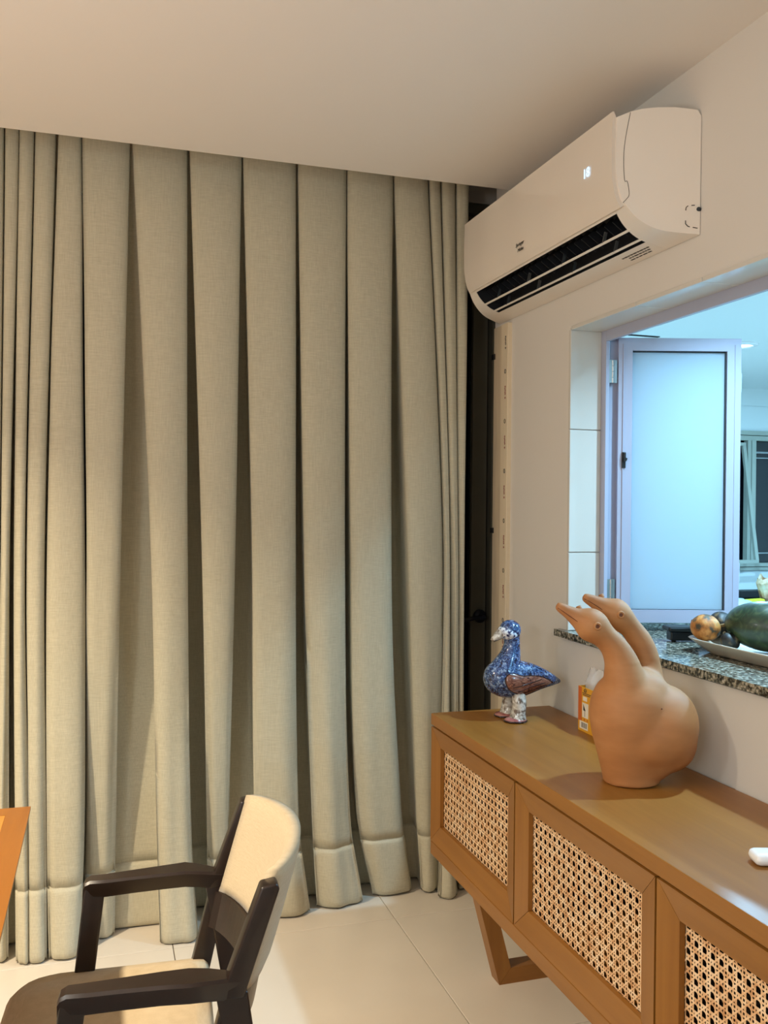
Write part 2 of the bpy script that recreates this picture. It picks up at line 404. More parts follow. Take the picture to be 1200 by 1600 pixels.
# dark glazed door behind the curtain
d1 = bpy.data.objects.new('door_1', None); COL.objects.link(d1); d1.location = (0, 3.32, 0)
structure(d1, 'dark bronze glazed door half hidden behind the curtain', 'door')
bm = bmesh.new()
box(bm, (1.474, -0.02, 0), (1.509, 0.08, 2.59)); box(bm, (-2.3, -0.02, 0), (-2.23, 0.08, 2.59)); box(bm, (-2.23, -0.02, 2.55), (1.474, 0.08, 2.59))
new_mesh_obj('door_frame', bm, M['darkalu'], d1)
for x0, x1 in ((0.50, 1.462), (-0.42, 0.49), (-1.34, -0.43), (-2.22, -1.35)):
    bm = bmesh.new(); st = 0.062
    box(bm, (x0, 0.0, 0.03), (x0+st, 0.045, 2.545)); box(bm, (x1-st, 0.0, 0.03), (x1, 0.045, 2.545))
    box(bm, (x0+st, 0.0, 0.03), (x1-st, 0.045, 0.11)); box(bm, (x0+st, 0.0, 2.48), (x1-st, 0.045, 2.545))
    lf = new_mesh_obj('door_leaf', bm, M['darkalu'], d1)
    bm = bmesh.new(); box(bm, (x0+st-0.004, 0.018, 0.11), (x1-st+0.004, 0.028, 2.48)); new_mesh_obj('pane', bm, M['nightglass'], lf)
    if x0 == 0.50:
        bm = bmesh.new()
        tube(bm, [(1.436, -0.001, 0.966), (1.436, -0.012, 0.966)], 0.026, 20)
        tube(bm, [(1.436, -0.008, 0.966), (1.436, -0.05, 0.966)], 0.010, 12)
        tube(bm, catmull([(1.440, -0.05, 0.967), (1.405, -0.052, 0.965), (1.36, -0.05, 0.959), (1.335, -0.048, 0.959)], 4), 0.0085, 10)
        new_mesh_obj('handle', bm, M['handle'], lf, True)['label'] = 'dark lever handle on a round rose'
bm = bmesh.new(); box(bm, (-2.3, -0.06, 0.0005), (1.5, 0.09, 0.03)); new_mesh_obj('threshold', bm, M['black'], d1)

# unfinished trim strips beside the door, with printed liner
tr = structure(boxobj('trim_1', (W-0.006, 3.034, 0.0), (W+0.004, 3.108, 2.063), M['trim'], None, 0.002), 'raw wide trim board at the wall corner beside the dark door', 'trim')
for z in (1.957, 1.312):
    boxobj('clip', (W-0.012, 3.094, z-0.010), (W+0.004, 3.116, z+0.010), M['black'], tr, 0.001)['label'] = 'small black clip'
structure(boxobj('trim_2', (W-0.012, 3.008, 0.0), (W+0.002, 3.030, 2.062), M['liner'], None, 0.002), 'plain narrow pale strip between the trim board and the printed strip', 'trim')
t3 = structure(boxobj('trim_3', (W-0.016, 2.965, 0.0), (W+0.002, 3.003, 2.060), M['liner'], None, 0.002), 'narrow pale strip with small red lettering beside the plaster wall', 'trim')
zz = 1.985; kk = 0
while zz > 0.85:
    bm = bmesh.new()
    for q_, (a_, b_, c_) in enumerate(((0.026, -0.004, 0.004), (0.019, -0.002, 0.005), (0.013, -0.004, 0.003), (0.006, -0.003, 0.004), (0.0, -0.004, 0.003), (-0.014, -0.004, 0.004))):
        box(bm, (W-0.0164, 2.984+b_, zz+a_-0.0022), (W-0.0158, 2.984+c_, zz+a_+0.0022)); box(bm, (W-0.0164, 2.9825, zz+a_-0.0045), (W-0.0158, 2.9850, zz+a_+0.0040))
    new_mesh_obj('lettering', bm, M['redink'] if kk else M['ink'], t3)
    bm = bmesh.new()
    pr_ = [(W-0.0165, 2.984+0.0055*math.cos(a*math.pi/4), zz-0.098+0.0075*math.sin(a*math.pi/4)) for a in range(9)]
    tube(bm, pr_, 0.0012, 6); new_mesh_obj('ring_mark', bm, M['ink'], t3)
    zz -= 0.179; kk += 1

# granite counter through the opening
bm = bmesh.new()
prof = [(W-0.022, 0.50), (2.05, 0.50), (2.05, 2.86), (W+0.150, 2.86), (W+0.150, OY1-0.001), (W+0.002, OY1-0.001), (W-0.0005, 2.588), (W-0.022, 2.588)]
bm2 = [(x, y, 0.993) for x, y in prof]; bm3 = [(x, y, 1.014) for x, y in prof]
prism(bm, bm2, bm3)
sill = structure(new_mesh_obj('trim_4', bm, M['granite']), 'speckled grey granite counter slab running through the pass-through opening', 'counter')

# kitchen shell
KX, KY = 5.4, 5.17
bm = bmesh.new(); box(bm, (W+0.15, -1.2, -0.06), (KX, KY, 0.0))
structure(new_mesh_obj('floor_kitchen', bm, M['tile']), 'pale kitchen floor beyond the opening', 'floor')
bm = bmesh.new(); box(bm, (W+0.15, -1.2, 2.222), (KX+0.1, KY+0.1, 2.28))
structure(new_mesh_obj('ceiling_kitchen', bm, M['kwall']), 'bright white kitchen ceiling seen through the opening', 'ceiling')
bm = bmesh.new(); wx0, wx1, wz0, wz1 = 3.2, 4.95, 0.983, 1.932
box(bm, (W+0.15, KY, 0), (wx0, KY+0.12, 2.222)); box(bm, (wx1, KY, 0), (KX, KY+0.12, 2.222))
box(bm, (wx0, KY, 0), (wx1, KY+0.12, wz0)); box(bm, (wx0, KY, wz1), (wx1, KY+0.12, 2.10)); box(bm, (wx0, KY+0.004, 2.10), (wx1, KY+0.12, 2.106)); box(bm, (wx0, KY, 2.106), (wx1, KY+0.12, 2.222))
structure(new_mesh_obj('wall_kitchen_back', bm, M['kwall']), 'white tiled kitchen wall around the small dark window', 'wall')
bm = bmesh.new(); box(bm, (KX, -1.2, 0), (KX+0.1, KY+0.1, 2.25))
structure(new_mesh_obj('wall_kitchen_right', bm, M['kwall']), 'white far right kitchen wall', 'wall')
bm = bmesh.new(); box(bm, (W+0.15, -1.3, 0), (KX+0.1, -1.2, 2.25))
structure(new_mesh_obj('wall_kitchen_near', bm, M['kwall']), 'white near end wall of the kitchen', 'wall')
bm = bmesh.new(); box(bm, (W+0.02, 3.462, 0), (W+0.15, KY+0.12, 2.25))
structure(new_mesh_obj('wall_kitchen_left', bm, M['kwall']), 'white left kitchen wall beyond the opening', 'wall')

# pass-through window: white aluminium frame and open frosted sash
w1 = bpy.data.objects.new('window_1', None); COL.objects.link(w1); w1.location = (1.505, OY1, 1.015)
structure(w1, 'white aluminium folding window with an open frosted sash above the granite counter', 'window')
L = lambda p: (p[0]-1.505, p[1]-OY1, p[2]-1.015)
def wbox(name, lo, hi, m, par=w1, r=0.0012):
    return boxobj(name, L(lo), L(hi), m, par, r)
wbox('jamb', (1.506, 2.505, 1.0145), (1.519, 2.540, 1.962), M['whitealu'])
wbox('jamb', (1.519, 2.520, 1.0145), (1.555, 2.540, 1.962), M['whitealu'])
wbox('head', (1.506, 0.56, 1.922), (1.519, 2.5045, 1.961), M['whitealu'])
wbox('head', (1.519, 0.56, 1.938), (1.555, 2.5195, 1.961), M['whitealu'])
wbox('gasket', (1.520, 0.56, 1.933), (1.552, 2.30, 1.938), M['rubber'])
wbox('guide_arm', (1.557, 2.452, 1.9348), (1.665, 2.466, 1.9375), M['rubber'])
# sash in its own frame: local x along the leaf, y = thickness
SA = math.radians(-17.3)
def sash(x0, y0, ang, zb, zt, wd_, hand):
    s = bpy.data.objects.new('sash', None)
    bm = bmesh.new(); t = 0.028; sw = 0.044; st = 0.040
    def fr(p): return [(a, b, c) for a, b, c in p]
    for a, b_ in ((0, t),):
        o0, o1 = 0.0, wd_; i0, i1 = sw, wd_-sw; zo0, zo1 = 0.0, zt-zb; zi0, zi1 = st, zt-zb-st
        for quad in ([(o0, zo0), (o1, zo0), (i1, zi0), (i0, zi0)], [(o1, zo0), (o1, zo1), (i1, zi1), (i1, zi0)],
                     [(o1, zo1), (o0, zo1), (i0, zi1), (i1, zi1)], [(o0, zo1), (o0, zo0), (i0, zi0), (i0, zi1)]):
            prism(bm, [(x, 0, z) for x, z in quad], [(x, t, z) for x, z in quad])
    # raised beading along the left stile
    box(bm, (0.014, -0.003, 0.02), (0.018, 0.0, zt-zb-0.02)); box(bm, (wd_-0.020, -0.002, 0.02), (wd_-0.017, 0.0, zt-zb-0.02))
    o = new_mesh_obj('sash', bm, M['whitealu'], w1)
    o.location = L((x0, y0, zb)); o.rotation_euler = (0, 0, ang)
    bm = bmesh.new(); box(bm, (sw-0.004, 0.012, st-0.004), (wd_-sw+0.004, 0.017, zt-zb-st+0.004))
    new_mesh_obj('frosted_pane', bm, M['frost'], o)
    bm = bmesh.new(); g = 0.004
    box(bm, (wd_-sw-g, 0.0065, st), (wd_-sw, 0.0118, zt-zb-st)); box(bm, (sw, 0.0065, zt-zb-st-g), (wd_-sw-g, 0.0118, zt-zb-st)); box(bm, (sw, 0.0075, st), (wd_-sw-g, 0.0118, st+0.0015))
    new_mesh_obj('gasket', bm, M['rubber'], o)
    if hand:
        bm = bmesh.new(); bbox(bm, (0.012, -0.005, 0.485), (0.024, 0.0, 0.535), 0.001); bbox(bm, (0.016, -0.012, 0.505), (0.023, -0.004, 0.533), 0.001)
        tube(bm, [(0.023, -0.008, 0.508), (0.026, -0.008, 0.516)], 0.003, 8)
        new_mesh_obj('latch', bm, M['black'], o)['label'] = 'small black latch'
    return o
s1 = sash(1.548, 2.500, SA, 1.040, 1.934, 0.385, True)
s2 = sash(1.565, 2.536, SA, 1.040, 1.934, 0.385, False)
for z in (1.828, 1.140):
    bm = bmesh.new()
    for q in range(4):
        tube(bm, [(0, 0, -0.036+q*0.018), (0, 0, -0.036+q*0.018+0.0165)], 0.0055, 10)
    box(bm, (-0.014, -0.003, -0.036), (0.0, 0.000, 0.036)); box(bm, (0.0, -0.003, -0.036), (0.014, 0.000, 0.036))
    h = new_mesh_obj('hinge', bm, M['steel'], w1); h.location = L((1.532, 2.508, z))
for z in (1.20, 1.80):
    bm = bmesh.new()
    for q in range(3): tube(bm, [(0, 0, -0.03+q*0.02), (0, 0, -0.03+q*0.02+0.018)], 0.0055, 10)
    h = new_mesh_obj('hinge', bm, M['whitealu'], w1); h.location = L((1.548+0.392*math.cos(SA)-0.010*math.sin(SA), 2.50+0.392*math.sin(SA)+0.02, z))

# kitchen window (night outside)
w2 = bpy.data.objects.new('window_2', None); COL.objects.link(w2); w2.location = (wx0, KY, wz0)
structure(w2, 'grey green aluminium kitchen window with dark panes', 'window')
fw, fh = wx1-wx0, wz1-wz0
bm = bmesh.new()
box(bm, (0, -0.02, fh-0.028), (fw, 0.04, fh)); box(bm, (0, -0.012, fh-0.064), (fw, 0.04, fh-0.032)); box(bm, (0, -0.02, 0), (fw, 0.04, 0.022)); box(bm, (0, -0.03, 0.026), (fw, 0.04, 0.048))
box(bm, (0, -0.012, 0.048), (0.04, 0.04, fh-0.064)); box(bm, (fw-0.04, -0.012, 0.048), (fw, 0.04, fh-0.064))
new_mesh_obj('frame', bm, M['sage'], w2)
bm = bmesh.new(); mx0 = 4.205-wx0
box(bm, (mx0, -0.012, 0.048), (mx0+0.026, 0.03, fh-0.064)); box(bm, (mx0+0.029, -0.018, 0.048), (mx0+0.062, 0.03, fh-0.064))
new_mesh_obj('mullion', bm, M['sage'], w2)
bm = bmesh.new(); box(bm, (0.04, 0.045, 0.04), (fw-0.04, 0.05, fh-0.05)); new_mesh_obj('pane', bm, M['nightglass'], w2)
bm = bmesh.new()   # tilted vent sash left of the mullion
for a in ((3.62, 1.83, -0.01, 4.19, 1.852), (3.62, 1.04, -0.15, 4.19, 1.062)):
    box(bm, (a[0]-wx0, a[2], a[1]-wz0), (a[3]-wx0, a[2]+0.02, a[4]-wz0))
prism(bm, [(4.165-wx0, -0.01, 1.83-wz0), (4.19-wx0, -0.01, 1.83-wz0), (4.19-wx0, 0.01, 1.83-wz0), (4.165-wx0, 0.01, 1.83-wz0)],
      [(4.165-wx0, -0.15, 1.062-wz0), (4.19-wx0, -0.15, 1.062-wz0), (4.19-wx0, -0.13, 1.062-wz0), (4.165-wx0, -0.13, 1.062-wz0)])
prism(bm, [(3.62-wx0, -0.01, 1.83-wz0), (3.645-wx0, -0.01, 1.83-wz0), (3.645-wx0, 0.01, 1.83-wz0), (3.62-wx0, 0.01, 1.83-wz0)],
      [(3.62-wx0, -0.15, 1.062-wz0), (3.645-wx0, -0.15, 1.062-wz0), (3.645-wx0, -0.13, 1.062-wz0), (3.62-wx0, -0.13, 1.062-wz0)])
new_mesh_obj('vent_sash', bm, M['sage'], w2)
bm = bmesh.new(); box(bm, (mx0+0.064, 0.02, 0.80), (fw-0.04, 0.04, 0.812)); box(bm, (mx0+0.064, 0.02, 0.765), (fw-0.04, 0.04, 0.772)); box(bm, (mx0+0.064, 0.02, 0.11), (fw-0.04, 0.04, 0.118))
new_mesh_obj('sliding_rail', bm, M['steel'], w2)

# ================================================================== AIR CONDITIONER
ac = thing('air_conditioner', 'white split air conditioner mounted on the wall above the opening', 'air conditioner', (W, 2.48, 2.07))
AL = lambda p: (p[0]-W, p[1]-2.48, p[2]-2.07)
front = catmull([(1.222, 2.374), (1.2205, 2.315), (1.2215, 2.233), (1.230, 2.181), (1.242, 2.155), (1.262, 2.125), (1.290, 2.101), (1.322, 2.086), (1.362, 2.078), (1.398, 2.072)], 4)
top = [(1.3985, 2.362), (1.391, 2.378), (1.345, 2.388), (1.308, 2.391), (1.275, 2.390), (1.250, 2.385), (1.222, 2.374)]
prof_full = front + top[:-1]
KS = 0.534
def side_y(x, near=True):
    d = 1.40 - x
    # gently convex side cover
    return (1.897 + d*KS) if near else (3.066 - d*KS)
def ac_section(prof, ya, yb, name, m):
    bm = bmesh.new()
    pa = [AL((x, ya(x), z)) for x, z in prof]; pb = [AL((x, yb(x), z)) for x, z in prof]
    prism(bm, pa, pb)
    return new_mesh_obj(name, bm, m, ac)
NY, FY = 2.030, 2.933
c_near = ac_section(prof_full, lambda x: side_y(x), lambda x: NY, 'end_cover', M['acwhite'])
ac_section(prof_full, lambda x: side_y(x, False), lambda x: FY, 'end_cover', M['acwhite'])
# middle body with the outlet cavity cut into its profile
i0 = min(range(len(front)), key=lambda i: abs(front[i][0]-1.247)+abs(front[i][1]-2.148))
i1 = min(range(len(front)), key=lambda i: abs(front[i][0]-1.335)+abs(front[i][1]-2.083))
cav = [(1.262, 2.165), (1.30, 2.185), (1.345, 2.165), (1.352, 2.12), (1.342, 2.094)]
prof_mid = front[:i0+1] + cav + front[i1:] + top[:-1]
body = ac_section(prof_mid, lambda x: NY+0.0006, lambda x: FY-0.0006, 'body', [M['acwhite'], M['acdark']])
n = len(prof_mid)
for f in body.data.polygons:
    zc = f.center
    if f.index < n and i0 <= f.index < i0+len(cav)+1: f.material_index = 1
# dark side liners of the cavity
for yy in (NY+0.0012, FY-0.0042):
    bm = bmesh.new(); poly = [front[i0]] + cav + [front[i1]] + [front[i] for i in range(i1-1, i0, -1)]
    poly = [(x+0.001, z+0.001) for x, z in poly]
    prism(bm, [AL((x, yy, z)) for x, z in poly], [AL((x, yy+0.003, z)) for x, z in poly]); new_mesh_obj('outlet_side', bm, M['acdark'], ac)
# glossy front panel
pf = [p for p in front if p[1] >= 2.150]
outer = []
for i, (x, z) in enumerate(pf):
    a = pf[max(i-1, 0)]; b = pf[min(i+1, len(pf)-1)]
    tx, tz = b[0]-a[0], b[1]-a[1]; l = math.hypot(tx, tz); outer.append((x + tz/l*0.009, z - tx/l*0.009))
outer = [(1.2125, 2.389)] + outer; inner = [(1.2165, 2.389)] + pf
pp = outer + inner[::-1]
bm = bmesh.new(); prism(bm, [AL((x+0.0002, 1.999+max(0, (x-1.2135))*-0.3, z)) for x, z in pp], [AL((x+0.0002, 2.964, z)) for x, z in pp])
panel = new_mesh_obj('front_panel', bm, M['acgloss'], ac)
for f in panel.data.polygons: f.use_smooth = len(f.vertices) == 4
try: panel.data.set_sharp_from_angle(angle=math.radians(35))
except Exception: pass
for o in (c_near, body):
    for f in o.data.polygons: f.use_smooth = len(f.vertices) == 4
    try: o.data.set_sharp_from_angle(angle=math.radians(35))
    except Exception: pass
# display digits and maker's lettering on the panel
xf = 1.2098
lettering('display', '18', 0.036, AL((xf-0.0006, 2.120, 2.276)), (0, -1, 0), (0, 0, 1), M['display'], ac)['label'] = 'glowing blue white digits'
lettering('lettering', 'Springer', 0.0165, AL((1.2145, 2.525, 2.203)), (0, -1, 0), (0.10, 0, 1), M['ink'], ac, shear=0.2)
lettering('lettering', 'Midea', 0.0165, AL((1.2160, 2.522, 2.186)), (0, -1, 0), (0.16, 0, 1), M['ink'], ac)
# louvres
for (x, z, tilt) in ((1.281, 2.108, 0.5), (1.316, 2.088, 0.35)):
    bm = bmesh.new(); dx, dz = math.cos(tilt)*0.0024, -math.sin(tilt)*0.0024
    poly = [(x-dx, z-dz-0.0015), (x+dx, z+dz-0.0015), (x+dx*8, z+dz*8+0.018), (x+dx*7.6, z+dz*8+0.021), (x-dx, z-dz+0.0015)]
    prism(bm, [AL((a, NY-0.012, b)) for a, b in poly[:2]+poly[4:]], [AL((a, FY+0.004, b)) for a, b in poly[:2]+poly[4:]])
    new_mesh_obj('louvre', bm, M['acwhite'], ac)
    for k in range(4):
        yy = NY+0.12+k*0.225
        bm = bmesh.new(); prism(bm, [AL((x-0.003, yy, z+0.001)), AL((x+0.006, yy, z+0.001)), AL((x+0.012, yy, z+0.030)), AL((x+0.004, yy, z+0.032))],
                                [AL((x-0.003, yy+0.004, z+0.001)), AL((x+0.006, yy+0.004, z+0.001)), AL((x+0.012, yy+0.004, z+0.030)), AL((x+0.004, yy+0.004, z+0.032))])
        new_mesh_obj('louvre_bracket', bm, M['rubber'] if k % 2 else M['steel'], ac)
for k in range(22):
    yy = NY+0.03+k*0.0405
    bm = bmesh.new(); prism(bm, [AL((1.278, yy, 2.150)), AL((1.325, yy, 2.118)), AL((1.345, yy, 2.15)), AL((1.30, yy, 2.176))],
                            [AL((1.278, yy+0.003, 2.150)), AL((1.325, yy+0.003, 2.118)), AL((1.345, yy+0.003, 2.15)), AL((1.30, yy+0.003, 2.176))])
    new_mesh_obj('vane', bm, M['acdark'], ac)
# seam on the side cover, knock-out dashes, service hole, rating print
sn = Vector((-0.4711, -0.8821, 0))
def on_side(x, z, off=0.0004):
    return AL((x+sn.x*off, side_y(x)+sn.y*off, z))
bm = bmesh.new(); tube(bm, [on_side(x, z, 0.0) for x, z in catmull([(1.250, 2.383), (1.240, 2.32), (1.2365, 2.27), (1.239, 2.216), (1.245, 2.212), (1.249, 2.180), (1.243, 2.168), (1.236, 2.160)], 4)], 0.0008, 6)
new_mesh_obj('seam', bm, M['ink'], ac)
for pts in ([(1.368, 2.133), (1.369, 2.140), (1.373, 2.144)], [(1.380, 2.1445), (1.387, 2.1445)], [(1.368, 2.108), (1.368, 2.100), (1.3725, 2.094), (1.377, 2.092)], [(1.383, 2.0905), (1.393, 2.088)]):
    bm = bmesh.new(); tube(bm, [on_side(x, z) for x, z in pts], 0.0012, 6); new_mesh_obj('knock_out_mark', bm, M['ink'], ac)
bm = bmesh.new(); tube(bm, [on_side(1.397, 2.134, -0.002), on_side(1.394, 2.134, 0.004)], 0.005, 10); new_mesh_obj('cable_exit', bm, M['rubber'], ac)
for r_, (y0, y1) in enumerate(((2.05, 2.17), (2.06, 2.15), (2.07, 2.16))):
    bm = bmesh.new(); yy = y0
    while yy < y1:
        wl = random.uniform(0.006, 0.02); xr = 1.352+r_*0.011
        zr = 2.0805 - (xr-1.352)*0.15
        box(bm, AL((xr, yy, zr-0.0022)), AL((xr+0.005, yy+wl, zr-0.0012))); yy += wl+0.004
    new_mesh_obj('rating_print', bm, M['ink'], ac)

# ================================================================== CURTAINS
PAN = [
 ('a', -0.3329, -0.298, -0.3371, -0.3024, -0.3422, -0.3026, -0.3397, -0.3002, 2.98),
 ('b', -0.2906, -0.2516, -0.2951, -0.2731, -0.296, -0.2652, -0.2981, -0.2622, 2.96),
 ('c', -0.2497, -0.2086, -0.2564, -0.2287, -0.242, -0.2056, -0.2344, -0.2001, 2.93),
 ('d', -0.201, -0.1442, -0.2194, -0.1707, -0.1999, -0.1559, -0.1944, -0.1507, 2.925),
 ('e', -0.1346, -0.0692, -0.1594, -0.0487, -0.1504, -0.0478, -0.1398, -0.0548, 2.925),
 ('f', -0.0653, 0.0821, -0.0429, 0.0606, -0.047, 0.0506, -0.0453, 0.0489, 3.04),
 ('g', 0.0902, 0.2631, 0.1583, 0.2723, 0.1805, 0.2847, 0.1909, 0.3066, 2.935),
 ('h', 0.2737, 0.4445, 0.322, 0.4293, 0.3462, 0.416, 0.3556, 0.4175, 3.06),
 ('i', 0.4511, 0.6281, 0.4891, 0.6353, 0.5022, 0.6504, 0.532, 0.6928, 3.02),
 ('j', 0.6394, 0.8069, 0.6686, 0.8086, 0.7028, 0.8347, 0.7257, 0.8893, 3.045),
 ('k', 0.814, 0.9776, 0.8338, 0.9759, 0.8701, 1.0264, 0.9429, 1.0834, 3.09),
 ('l', 0.985, 1.11, 1.0425, 1.1682, 1.0923, 1.1779, 1.1229, 1.1773, 3.07),
 ('m', 1.1175, 1.1566, 1.1805, 1.1977, 1.1713, 1.2006, 1.165, 1.2287, 3.0),
 ('n', 1.1665, 1.2159, 1.2075, 1.2273, 1.2274, 1.2473, 1.2633, 1.2885, 3.06),
 ('o', 1.2259, 1.2733, 1.2347, 1.2546, 1.2573, 1.2773, 1.3012, 1.3266, 3.06)]
left_extra = []
for i in range(9, 0, -1):
    c = -0.335 - i*0.075
    left_extra.append(('x%d' % i, c, c+0.05, c+0.004, c+0.046, c, c+0.05, c, c+0.05, 2.97))
ZK = [2.62, 1.25, 0.33, 0.0]
def interp(vals, z):
    """smooth interpolation of the key values down the drop"""
    z = max(0.0, min(2.62, z))
    for i in range(3):
        if z >= ZK[i+1]:
            t = (ZK[i]-z)/(ZK[i]-ZK[i+1])
            m0 = (vals[i+1]-vals[i-1])/(ZK[i+1]-ZK[i-1]) if i > 0 else (vals[1]-vals[0])/(ZK[1]-ZK[0])
            m1 = (vals[i+2]-vals[i])/(ZK[i+2]-ZK[i]) if i < 2 else (vals[3]-vals[2])/(ZK[3]-ZK[2])
            h = ZK[i+1]-ZK[i]
            return (2*t**3-3*t*t+1)*vals[i] + (t**3-2*t*t+t)*h*m0 + (-2*t**3+3*t*t)*vals[i+1] + (t**3-t*t)*h*m1
    return vals[3]
HEM = 0.215
def drape(panels, z, seed, hem=False):
    pts = []
    n = len(panels)
    for i, p in enumerate(panels):
        Lx = interp(p[1:9:2], z); Rx = interp(p[2:9:2], z); yb = p[9]
        yf = interp([3.065, 3.035, 0.4*3.02+0.6*yb, yb], z)
        wdt = Rx-Lx
        NP = 9
        for k in range(NP+1):
            t = k/NP
            s = 2*t-1
            edge = abs(s)**5
            bulge = 0.010*min(1, wdt/0.10)*(1-s*s)
            lower = min(1, max(0, (1.4-z)/1.4))
            y = yf - bulge + edge*(0.006+0.016*lower) + 0.010*(0.3+lower)*noise.noise(Vector((Lx*4+t*2.2+seed, i*3.1, z*0.55))) + 0.012*lower*min(1, wdt/0.1)*noise.noise(Vector((t*3.4+seed*2, i*7.7, z*0.9)))
            x = Lx + wdt*t + (0.004+0.007*lower)*noise.noise(Vector((i*5.3+seed, t*0.7, z*1.3+3)))
            pts.append((x, y, z))
        if i < n-1:
            q = panels[i+1]; L2 = interp(q[1:9:2], z); yb2 = q[9]
            yf2 = interp([3.065, 3.035, 0.4*3.02+0.6*yb2, yb2], z)
            gap = max(0.002, L2-Rx)
            open_ = min(1, max(0, (2.62-z)/0.9))
            low = min(1, max(0, (0.9-z)/0.9))
            dep = (0.035 + 0.165*open_)*(0.35+0.65*min(1, gap/0.022))*(1-0.45*low)
            if p[0] == 'f': dep *= 0.75-0.35*low
            yback = min(3.262, max(yf, yf2) + dep)
            und = min(0.022, 0.35*min(wdt, interp(q[2:9:2], z)-L2))*(0.4+0.6*open_)
            gp = [(Rx+0.0015, yf+0.014), (Rx-und*0.5, yf+0.5*(yback-yf)), (Rx-und, yback-0.010), (Rx-und*0.6+gap*0.1, yback), (Rx+gap*0.5, yback+0.002),
                  (L2+und*0.6-gap*0.1, yback), (L2+und, yback-0.010), (L2+und*0.5, yf2+0.5*(yback-yf2)), (L2-0.0015, yf2+0.014)]
            for k, (x, y) in enumerate(gp):
                pts.append((x, y + 0.003*noise.noise(Vector((i*2.7, k*0.6, z*1.5+seed))), z))
    return pts
def curtain(name, panels, seed, label):
    root = thing(name, label, 'curtain', (sum(p[7] for p in panels)/len(panels), 3.03, 0.0), 0, 'linen curtains at the glass door')
    ox, oy = root.location.x, root.location.y
    def build(nm, zs, m, th, hem=False):
        bm = bmesh.new(); rows = []
        for z in zs:
            pr = drape(panels, z, seed)
            off = 0.0
            if hem:
                off = -0.0045*min(1.0, abs(HEM-z)/0.012)
                # rounded lower edge that turns under
                if z < 0.03: off += 0.010*(1-z/0.03)**2
            else:
                if z < HEM+0.03: off = 0.003*(1-(z-HEM)/0.03)*-0.2
            rows.append([bm.verts.new((x-ox + (0.0015*noise.noise(Vector((x*60, z*3, seed))) if hem else 0), y-oy+off, z+(0.006+0.006*noise.noise(Vector((x*7, 0, seed))) if (hem and z < 0.01) else 0))) for x, y, z in pr])
        for a, b in zip(rows, rows[1:]):
            for k in range(len(a)-1):
                bm.faces.new((a[k], a[k+1], b[k+1], b[k]))
        o = new_mesh_obj(nm, bm, m, root, True)
        s = o.modifiers.new('thick', 'SOLIDIFY'); s.thickness = th; s.offset = 0
        return o
    zs = [2.66] + [2.62-(2.62-HEM)*k/64 for k in range(65)]
    build('cloth', zs, M['linen'], 0.0016)
    hs = [HEM-HEM*k/16 for k in range(17)]
    build('hem', hs, M['hem'], 0.0035, True)['label'] = 'deep stitched hem'
    # stitch line
    bm = bmesh.new(); pr = drape(panels, HEM, seed)
    tube(bm, [(x-ox, y-oy-0.0012, z) for x, y, z in pr], 0.0013, 5); new_mesh_obj('stitching', bm, M['hem'], root)
    return root
curtain('curtain', left_extra + PAN[:5], 3.0, 'left sage linen curtain bunched in narrow folds at the photo edge')
main = [tuple(p) for p in PAN[5:]]
curtain('curtain', main, 8.0, 'wide sage linen curtain with inverted pleats reaching the dark door')
bm = bmesh.new(); box(bm, (-1.1, 3.03, 2.665), (1.395, 3.06, 2.69)); box(bm, (-1.1, 3.03, 2.69), (1.395, 3.034, 2.769))
tag(new_mesh_obj('curtain_track', bm, M['whitealu']), 'white curtain track hidden up in the ceiling recess', 'curtain track')

# ================================================================== SIDEBOARD
SX0, SX1, SY0, SY1 = 0.983, 1.391, 0.835, 2.638
sb = thing('sideboard', 'long honey wood sideboard with three woven cane doors', 'sideboard', (SX0, SY0, 0))
SL = lambda p: (p[0]-SX0, p[1]-SY0, p[2])
def sbox(name, lo, hi, m, par=sb, r=0.0015): return boxobj(name, SL(lo), SL(hi), m, par, r)
sbox('top', (SX0, SY0, 0.7235), (SX1, SY1, 0.758), M['oak'])
sbox('base', (SX0+0.001, SY0+0.002, 0.323), (SX1, SY1-0.002, 0.3625), M['oak'])
sbox('side_panel', (SX0+0.026, SY1-0.026, 0.363), (SX1, SY1-0.002, 0.723), M['oakz'])
sbox('side_panel', (SX0+0.026, SY0+0.002, 0.363), (SX1, SY0+0.026, 0.723), M['oakz'])
sbox('back_panel', (SX1-0.010, SY0+0.027, 0.3635), (SX1, SY1-0.027, 0.7225), M['oakin_shade'], r=0)
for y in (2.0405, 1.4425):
    sbox('divider', (SX0+0.030, y-0.009, 0.3635), (SX1-0.011, y+0.009, 0.7225), M['oakin_shade'], r=0)
sbox('shelf', (SX0+0.08, SY0+0.028, 0.52), (SX1-0.011, 1.4325, 0.535), M['oakin_shade'], r=0)
sbox('shelf', (SX0+0.08, 2.051, 0.52), (SX1-0.011, SY1-0.028, 0.535), M['oakin_shade'], r=0)
